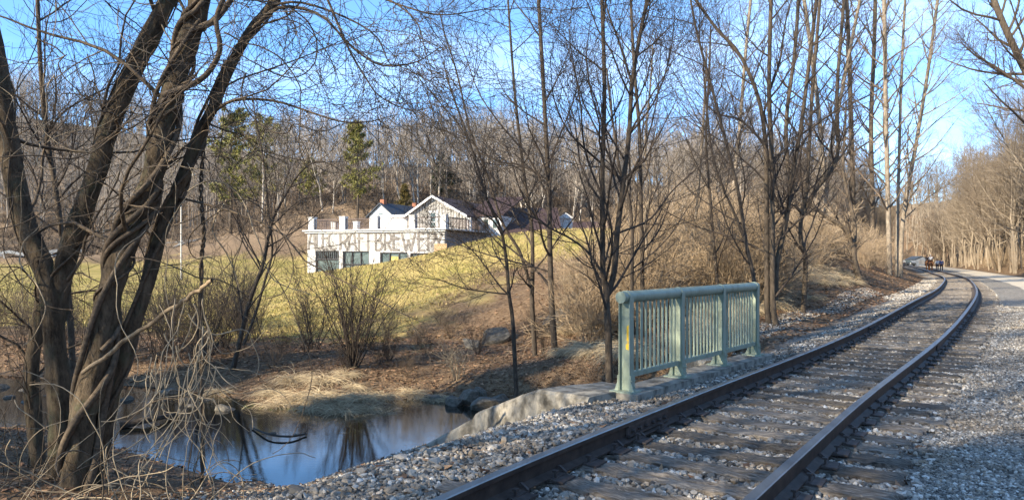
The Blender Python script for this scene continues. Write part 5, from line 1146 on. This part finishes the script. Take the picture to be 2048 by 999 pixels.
# small slate-roofed house
d = 86; X = lambda px: d*(px-1024)/F; Zp = lambda py: at(0, py, d)[2]
base = (X(760), d, gz(X(760), d)); he = empty('house', base, 'small white house with blue-black slate roof and two brick chimneys', 'house')
ang = math.radians(-28); cu_, su_ = math.cos(ang), math.sin(ang)
def HF(V): V = np.asarray(V, float); return np.c_[base[0]+V[:, 0]*cu_-V[:, 1]*su_, base[1]+V[:, 0]*su_+V[:, 1]*cu_, V[:, 2]]
ze, zr = Zp(431), Zp(408)
part('wall', MB().prism(HF([(-1.6, 0, base[2]-1), (1.9, 0, base[2]-1), (1.9, 0, ze), (.15, 0, zr), (-1.6, 0, ze)]), HF([(-1.6, 7, base[2]-1), (1.9, 7, base[2]-1), (1.9, 7, ze), (.15, 7, zr), (-1.6, 7, ze)])).mesh('wall', M['white_paint'], base), he)
b = MB()
for xe in (-1.9, 2.2):
    zz = ze-(zr-ze)/1.75*.3
    q = [(.15, zr+.01), (xe, zz+.01), (xe, zz+.15), (.15, zr+.15)]; q = q if xe > 0 else q[::-1]
    b.prism(HF([(v[0], -.3, v[1]) for v in q]), HF([(v[0], 7.2, v[1]) for v in q]))
ro = part('roof', b.mesh('roof', M['roof_slate'], base), he)
for (x, y) in ((.1, .5), (.3, 6.6)): part('chimney', MB().box((x-.28, y-.28, zr-.6), (x+.28, y+.28, zr+.55), HF).mesh('chimney', M['brick'], base), ro)
part('window', MB().box((-.2, -.05, ze-.6), (.4, -.005, ze+.25), HF).mesh('window', M['glass'], base), he)
# blue house
d = 92; base = (d*(1355-1024)/F, d, gz(d*(1355-1024)/F, d)); he = empty('house', base, 'light blue gabled house peeping over the lawn crest', 'house'); Zp = lambda py: at(0, py, d)[2]
ang = math.radians(-30); cu_, su_ = math.cos(ang), math.sin(ang); base0 = base
ze, zr = Zp(462), Zp(449)
part('wall', MB().prism(HF([(-2.0, 0, base[2]-1), (2.2, 0, base[2]-1), (2.2, 0, ze), (.1, 0, zr), (-2.0, 0, ze)]), HF([(-2.0, 6, base[2]-1), (2.2, 6, base[2]-1), (2.2, 6, ze), (.1, 6, zr), (-2.0, 6, ze)])).mesh('wall', M['blue_wall'], base), he)
b = MB()
for xe in (-2.3, 2.5):
    zz = ze-(zr-ze)/2.1*.3; q = [(.1, zr+.01), (xe, zz+.01), (xe, zz+.12), (.1, zr+.12)]; q = q if xe > 0 else q[::-1]
    b.prism(HF([(v[0], -.25, v[1]) for v in q]), HF([(v[0], 6.2, v[1]) for v in q]))
M['blue_roof'] = simple('blue_grey_roof', [(.3, (.16, .28, .46)), (.7, (.22, .36, .55))], 3, .5, .1)
part('roof', b.mesh('roof', M['blue_roof'], base), he)
for x in (-.9, .7): part('window', MB().box((x-.28, -.05, ze-.35), (x+.28, -.005, ze+.3), HF).mesh('window', M['black'], base), he)
# poles
M['pole'] = simple('pale_pole', [(.3, (.48, .45, .40)), (.7, (.62, .59, .53))], 4, .8, .1)
def pole(px, py_top, d, label, arms, r0=.09):
    x = d*(px-1024)/F; z = gz(x, d); zt_ = at(0, py_top, d)[2]; base = (x, d, z); e = empty('lamp_post', base, label, 'lamp post')
    part('post', MB().tube((x, d, z-.3), (x, d, zt_), r0, r0*.7, 8).mesh('post', M['pole'], base), e)
    for (a0, z0, a1, z1) in arms: part('arm', MB().tube((x+a0, d, zt_+z0), (x+a1, d, zt_+z1), .06, .06, 6).mesh('arm', M['pole'], base), e); part('lamp_head', MB().box((x+a1-.3, d-.15, zt_+z1-.06), (x+a1+.3, d+.15, zt_+z1+.09)).mesh('lamp_head', M['pole'], base), e)
pole(1372, 422, 62, 'pale lamp post with crossarm in front of the blue house', [(0, -.05, -.45, 0), (0, -.05, .55, .08)])
pole(362, 350, 58, 'pale slim lamp post in the field seen through the left tree clump', [(0, -.05, .75, 0)], .055)
# guard rail along the lane
gb = MB(); P_ = e1[:34].copy(); P_[:, 2] = ground(P_[:, 0], P_[:, 1])
M['galv'] = simple('galvanised_steel', [(.3, (.16, .17, .175)), (.7, (.24, .25, .255))], 2, .6, 0)
ge = empty('guard_rail', tuple(P_[0]), 'grey steel guard rail along the lane across the left field', 'guard rail')
for i in range(33): gb.prism(np.array([P_[i]+(0, -.6, .45), P_[i]+(0, -.55, .45), P_[i]+(0, -.55, .78), P_[i]+(0, -.6, .78)]), np.array([P_[i+1]+(0, -.6, .45), P_[i+1]+(0, -.55, .45), P_[i+1]+(0, -.55, .78), P_[i+1]+(0, -.6, .78)]))
part('beam', gb.mesh('beam', M['galv'], tuple(P_[0])), ge)
for i in range(0, 33, 3): part('post', MB().box(P_[i]+(-.06, -.54, -.2), P_[i]+(.06, -.42, .8)).mesh('post', M['galv'], tuple(P_[0])), ge)

# ------------------------------------------------------------------ riders, walkers, car, far shed
def skin(name, verts, edges, radii, m, parent=None, loc=(0, 0, 0), sub=2):
    me = bpy.data.meshes.new(name); me.from_pydata([tuple(v) for v in verts], edges, []); o = bpy.data.objects.new(name, me); C.objects.link(o)
    md = o.modifiers.new('s', 'SKIN'); md.use_smooth_shade = True
    for i, v in enumerate(me.skin_vertices[0].data): rr = radii[i]; v.radius = rr if isinstance(rr, tuple) else (rr, rr); v.use_root = (i == 0)
    sb = o.modifiers.new('u', 'SUBSURF'); sb.levels = sb.render_levels = sub
    dg = bpy.context.evaluated_depsgraph_get(); dg.update(); ev = bpy.data.meshes.new_from_object(o.evaluated_get(dg)); bpy.data.objects.remove(o); bpy.data.meshes.remove(me)
    ev.polygons.foreach_set('use_smooth', np.ones(len(ev.polygons), bool)); ev.name = name; ev.materials.clear(); ev.materials.append(m); return ev
def flat(name, c, rough=.8): return simple(name, [(.3, tuple(v*.8 for v in c)), (.7, c)], 6, rough, .2)
M['skin'] = flat('skin', (.50, .32, .23)); M['jw'] = flat('white_jacket', (.75, .74, .72)); M['jb'] = flat('blue_jacket', (.05, .09, .26)); M['jd'] = flat('dark_jacket', (.045, .035, .035)); M['tr'] = flat('dark_trousers', (.03, .035, .06)); M['hair'] = flat('dark_hair', (.04, .03, .025)); M['horse'] = flat('chestnut_coat', (.27, .115, .045)); M['mane'] = flat('dark_tail', (.05, .03, .02)); M['helmet'] = flat('white_helmet', (.7, .7, .7))
def person(label, base, rz, jacket, riding=False, hair='hair', step=.12):
    e = empty('person', base, label, 'person'); e.rotation_euler = (0, 0, rz)
    hz = .92 if not riding else .0
    j = {'pel': (0, 0, hz), 'che': (0, .02, hz+.34), 'nek': (0, .02, hz+.53), 'hd': (0, .04, hz+.64), 'top': (0, .03, hz+.75), 'tip': (0, .02, hz+.79)}
    J = list(j.values()); Rr = [.13, .15, .055, .088, .078, .03]; E_ = [(0, 1), (1, 2), (2, 3), (3, 4), (4, 5)]
    def add(pts, rs, root):
        p = root
        for q, w in zip(pts, rs): J.append(q); Rr.append(w); E_.append((p, len(J)-1)); p = len(J)-1
    arms = {}
    for sx in (-1, 1):
        A_ = [(sx*.20, .02, hz+.46), (sx*.25, .0 if not riding else .06, hz+.20), (sx*.22, .10 if not riding else .28, hz-.02 if not riding else hz+.12), (sx*.21, .14 if not riding else .34, hz-.10 if not riding else hz+.10)]
        add(A_, [.06, .045, .035, .035], 1)
        if riding: Lg_ = [(sx*.17, .08, hz-.02), (sx*.30, .28, hz-.34), (sx*.30, .14, hz-.74), (sx*.30, .28, hz-.80)]
        else: Lg_ = [(sx*.10, 0, hz-.06), (sx*.11, sx*step*.6+.05, hz-.46), (sx*.11, sx*step, .08), (sx*.12, sx*step+.14, .04)]
        add(Lg_, [.09, .065, .045, .04], 0); arms[sx] = (A_, Lg_)
    part('body', skin('body', J, E_, Rr, M['skin']), e)
    # clothes follow the body a little outside it
    V = [J[0], J[1], (0, .02, hz+.49)]; R2 = [.155, .175, .085]; Ee = [(0, 1), (1, 2)]
    for sx in (-1, 1):
        A_ = arms[sx][0]; V += A_[:3]; R2 += [.075, .06, .05]; n0 = len(V)-3; Ee += [(1, n0), (n0, n0+1), (n0+1, n0+2)]
    part('jacket', skin('jacket', V, Ee, R2, jacket), e)
    V = [(0, 0, hz-.01)]; R2 = [.15]; Ee = []
    for sx in (-1, 1):
        L_ = arms[sx][1]; V += L_; R2 += [.105, .08, .058, .05]; n0 = len(V)-4; Ee += [(0, n0), (n0, n0+1), (n0+1, n0+2), (n0+2, n0+3)]
    part('trousers', skin('trousers', V, Ee, R2, M['tr']), e)
    part('hair' if hair == 'hair' else 'helmet', skin(hair, [(0, -.01, hz+.66), (0, .01, hz+.765), (0, .015, hz+.81)], [(0, 1), (1, 2)], [.095, .09, .035], M[hair]), e)
    return e
def horse(label, base, rz):
    e = empty('horse', base, label, 'horse', 'riding horses'); e.rotation_euler = (0, 0, rz)
    J = [(0, -.55, 1.20), (0, 0, 1.14), (0, .50, 1.20), (0, .80, 1.50), (0, 1.02, 1.84), (0, 1.22, 1.80), (0, 1.46, 1.56)]; Rr = [.30, .31, .29, .18, .13, .13, .07]; E_ = [(0, 1), (1, 2), (2, 3), (3, 4), (4, 5), (5, 6)]
    for sx in (-1, 1):
        J.append((sx*.06, 1.02, 2.0)); Rr.append(.03); E_.append((4, len(J)-1))
        n = len(J); J += [(sx*.18, -.62, .98), (sx*.17, -.50, .74), (sx*.16, -.74, .50), (sx*.16, -.68, .14), (sx*.16, -.64, .04)]; Rr += [.17, .11, .07, .05, .06]; E_ += [(0, n), (n, n+1), (n+1, n+2), (n+2, n+3), (n+3, n+4)]
        n = len(J); k = sx*.12; J += [(sx*.16, .55, .95), (sx*.15, .55+k*.4, .54), (sx*.15, .55+k, .14), (sx*.15, .59+k, .04)]; Rr += [.13, .065, .045, .06]; E_ += [(2, n), (n, n+1), (n+1, n+2), (n+2, n+3)]
    part('body', skin('body', J, E_, Rr, M['horse']), e)
    part('tail', skin('tail', [(0, -.80, 1.28), (0, -.95, 1.05), (0, -.97, .55)], [(0, 1), (1, 2)], [.05, .075, .04], M['mane']), e)
    part('mane', skin('mane', [(0, .62, 1.55), (0, .80, 1.75), (0, .98, 1.98)], [(0, 1), (1, 2)], [.05, .05, .03], M['mane']), e)
    part('saddle', skin('saddle', [(0, -.22, 1.46), (0, .0, 1.44), (0, .2, 1.50)], [(0, 1), (1, 2)], [(.2, .05), (.22, .05), (.16, .05)], M['mane']), e)
    return e
def on_trail(px, d): x = d*(px-1024)/F; return x, d, gz(x, d)+.03
hd = math.atan2(np.interp(110, CY, CT[:, 1]), np.interp(110, CY, CT[:, 0]))-PI/2
for px, d, lh, lp_, jk, hr in ((1855, 112, 'chestnut horse on the trail under the rider in a dark jacket', 'person in a dark jacket riding a chestnut horse away along the trail', 'jd', 'hair'), (1861.5, 109, 'chestnut horse on the trail under the rider in white', 'person in a white top riding a chestnut horse away along the trail', 'jw', 'helmet')):
    p = on_trail(px, d); horse(lh, p, hd); person(lp_, (p[0], p[1], p[2]+1.50), hd, M[jk], True, hr)
p = on_trail(1874.5, 106); person('person in a white jacket and dark trousers walking beside the bank', p, hd, M['jw'])
p = on_trail(1883, 105); person('person in a blue jacket and dark trousers walking rightmost on the trail', p, hd, M['jb'], step=-.12)
p = on_trail(1808, 158); person('distant person in white standing on the trail near the parked car', p, hd+PI, M['jw'])
# parked car
M['car'] = simple('dark_car_paint', [(.3, (.04, .045, .05)), (.7, (.06, .065, .07))], 2, .3, 0, spec=.6); M['tyre'] = flat('tyre_rubber', (.02, .02, .02)); M['lamp'] = flat('headlamp', (.8, .8, .75), .2)
x, y, z = on_trail(1813, 176); ce = empty('parked_car', (x, y, z), 'dark parked car far down the trail facing the camera', 'car'); ce.rotation_euler = (0, 0, .25)
def loft(rings): 
    b = MB()
    for a_, c_ in zip(rings[:-1], rings[1:]): b.prism(np.array(a_), np.array(c_))
    return b
rg = lambda y_, w, z0, z1: [(-w, y_, z0), (w, y_, z0), (w*1.0, y_, (z0+z1)/2), (w*.92, y_, z1), (-w*.92, y_, z1), (-w, y_, (z0+z1)/2)]
part('body', loft([rg(-2.2, .78, .35, .70), rg(-2.0, .88, .28, .82), rg(-.9, .9, .25, .92), rg(1.6, .9, .25, .95), rg(2.2, .8, .35, .85)]).mesh('body', M['car']), ce)
part('cabin', loft([rg(-.95, .80, .90, .95), rg(-.25, .74, .90, 1.45), rg(1.1, .74, .92, 1.46), rg(1.8, .78, .92, 1.0)]).mesh('cabin', M['glass']), ce)
part('roof', MB().box((-.68, -.2, 1.455), (.68, 1.1, 1.49)).mesh('roof', M['car']), ce)
for sx in (-1, 1):
    part('headlight', MB().box((sx*.62-.16, -2.16, .60), (sx*.62+.16, -2.06, .74)).mesh('headlight', M['lamp']), ce)
    for yy in (-1.35, 1.35): part('wheel', MB().tube((sx*.78, yy, .32), (sx*.93, yy, .32), .32, .32, 16).mesh('wheel', M['tyre']), ce)
M['shed'] = simple('blue_grey_siding', [(.3, (.16, .19, .24)), (.7, (.22, .25, .30))], 2, .8, .1)
x, y, z = (*[float(v) for v in track(s_at_y(188), -8.2)[:2]], .5); se = empty('shed', (x, y, z), 'blue-grey gabled shed at the end of the trail', 'shed'); se.scale = (.62, .62, .62)
part('wall', MB().prism(np.array([(-2.8, 0, -1), (2.8, 0, -1), (2.8, 0, 1.7), (0, 0, 2.9), (-2.8, 0, 1.7)]), np.array([(-2.8, 7, -1), (2.8, 7, -1), (2.8, 7, 1.7), (0, 7, 2.9), (-2.8, 7, 1.7)])).mesh('wall', M['shed']), se)
part('roof', MB().prism(np.array([(0, -.3, 2.92), (3.1, -.3, 1.56), (3.1, -.3, 1.71), (0, -.3, 3.07)]), np.array([(0, 7.3, 2.92), (3.1, 7.3, 1.56), (3.1, 7.3, 1.71), (0, 7.3, 3.07)])).prism(np.array([(-3.1, -.3, 1.56), (-.01, -.3, 2.92), (-.01, -.3, 3.07), (-3.1, -.3, 1.71)]), np.array([(-3.1, 7.3, 1.56), (-.01, 7.3, 2.92), (-.01, 7.3, 3.07), (-3.1, 7.3, 1.71)])).mesh('roof', M['roof_slate']), se)
part('door', MB().box((-1.2, -.06, -.2), (1.2, -.004, 1.4)).mesh('door', M['conc_dark']), se)

# ------------------------------------------------------------------ trees behind the camera and left of the frame that shade the track and bank
SUN_AZ = np.array([.80, .60]); SUN_EL = math.radians(26)
for k, (x, y, h, w) in enumerate([(-12, -6.5, 13, 3.0), (-12.5, 6.5, 10, 2.2), (-26, 4, 14, 3.0)]):
    conifer('evergreen_tree', 'tall dark evergreen beyond the left edge of the view shading the track', (x, y, gz(x, y)), h, w, M['needle_dark'], 40+k, t0=.12, nb=60, nt=12, tuft=.8, droop=.2, group='evergreens shading the track')
for k, (x, y, sc_) in enumerate([(-8, -3, .9), (-11, -.5, .95), (-14, -3, 1.1), (-9, -8, 1.1), (-16, 1, 1), (-18, -8, 1.3), (-21, 6, 1), (-20, -3, 1.3), (-17, 9, .85), (-24, 10, 1), (-6, -6, .8), (-11, -12, 1.3), (-5.5, -1.5, .75)]):
    put_tree(mid_protos, k % 4, x, y, 'bare tree beyond the left edge of the view whose shadow dapples the track', 'bare trees shading the track', sc_, k*1.3)

# ------------------------------------------------------------------ sky, sun, camera
w = bpy.data.worlds.new('World'); sc.world = w; w.use_nodes = True; nt = w.node_tree; bg = nt.nodes['Background']
sky = N(nt, 'ShaderNodeTexSky', sky_type='NISHITA'); sky.sun_disc = False; sky.sun_elevation = SUN_EL; sky.sun_rotation = math.atan2(-SUN_AZ[0], -SUN_AZ[1]); sky.air_density = 1.0; sky.dust_density = 0; sky.ozone_density = 3.0; sky.altitude = 1200
tc = N(nt, 'ShaderNodeTexCoord'); sx = N(nt, 'ShaderNodeSeparateXYZ'); nt.links.new(tc.outputs['Generated'], sx.inputs[0])
dv = N(nt, 'ShaderNodeMath', operation='ADD'); nt.links.new(sx.outputs[2], dv.inputs[0]); dv.inputs[1].default_value = .12
qx = N(nt, 'ShaderNodeMath', operation='DIVIDE'); nt.links.new(sx.outputs[0], qx.inputs[0]); nt.links.new(dv.outputs[0], qx.inputs[1])
qy = N(nt, 'ShaderNodeMath', operation='DIVIDE'); nt.links.new(sx.outputs[1], qy.inputs[0]); nt.links.new(dv.outputs[0], qy.inputs[1])
cb = N(nt, 'ShaderNodeCombineXYZ'); nt.links.new(qx.outputs[0], cb.inputs[0]); nt.links.new(qy.outputs[0], cb.inputs[1])
mp = N(nt, 'ShaderNodeMapping'); mp.inputs['Scale'].default_value = (.55, 1.1, 1); mp.inputs['Location'].default_value = (3.1, 1.7, 0); nt.links.new(cb.outputs[0], mp.inputs[0])
nz_ = N(nt, 'ShaderNodeTexNoise'); nz_.inputs['Scale'].default_value = 1.0; nz_.inputs['Detail'].default_value = 7; nz_.inputs['Roughness'].default_value = .55; nz_.inputs['Distortion'].default_value = .6; nt.links.new(mp.outputs[0], nz_.inputs['Vector'])
mr = N(nt, 'ShaderNodeMapRange'); mr.inputs[1].default_value = .47; mr.inputs[2].default_value = .80; mr.inputs[4].default_value = .36; nt.links.new(nz_.outputs['Fac'], mr.inputs[0])
mx = mixc(nt, mr.outputs[0], mixc(nt, 1.0, sky.outputs[0], ramp(nt, sx.outputs[2], [(.0, (.42, .62, .88)), (.12, (.56, .78, 1.0)), (.4, (.72, .92, 1.0))]), 'MULTIPLY'), (6.5, 7.2, 8.2))
nt.links.new(mx, bg.inputs[0]); bg.inputs[1].default_value = .12
sun = bpy.data.lights.new('sun', 'SUN'); sun.energy = 3.8; sun.angle = math.radians(.5); sun.color = (1, .87, .67)
so = bpy.data.objects.new('sun', sun); C.objects.link(so)
dvec = Vector((SUN_AZ[0]*math.cos(SUN_EL), SUN_AZ[1]*math.cos(SUN_EL), -math.sin(SUN_EL))); so.rotation_euler = dvec.to_track_quat('-Z', 'Y').to_euler()
cam = bpy.data.cameras.new('camera'); cam.sensor_width = 36; cam.lens = F/2048*36; cam.shift_y = (YH-499.5)/2048; cam.clip_end = 2000; cam.clip_start = .05
co = bpy.data.objects.new('camera', cam); C.objects.link(co); co.location = (0, 0, H); co.rotation_euler = (PI/2, 0, 0); sc.camera = co
sc.view_settings.view_transform = 'Standard'; sc.view_settings.look = 'None'; sc.view_settings.gamma = 1; sc.view_settings.exposure = 1.75
sc.cycles.use_denoising = True; sc.cycles.denoiser = 'OPENIMAGEDENOISE'; sc.cycles.max_bounces = 6; sc.cycles.diffuse_bounces = 3; sc.cycles.glossy_bounces = 3
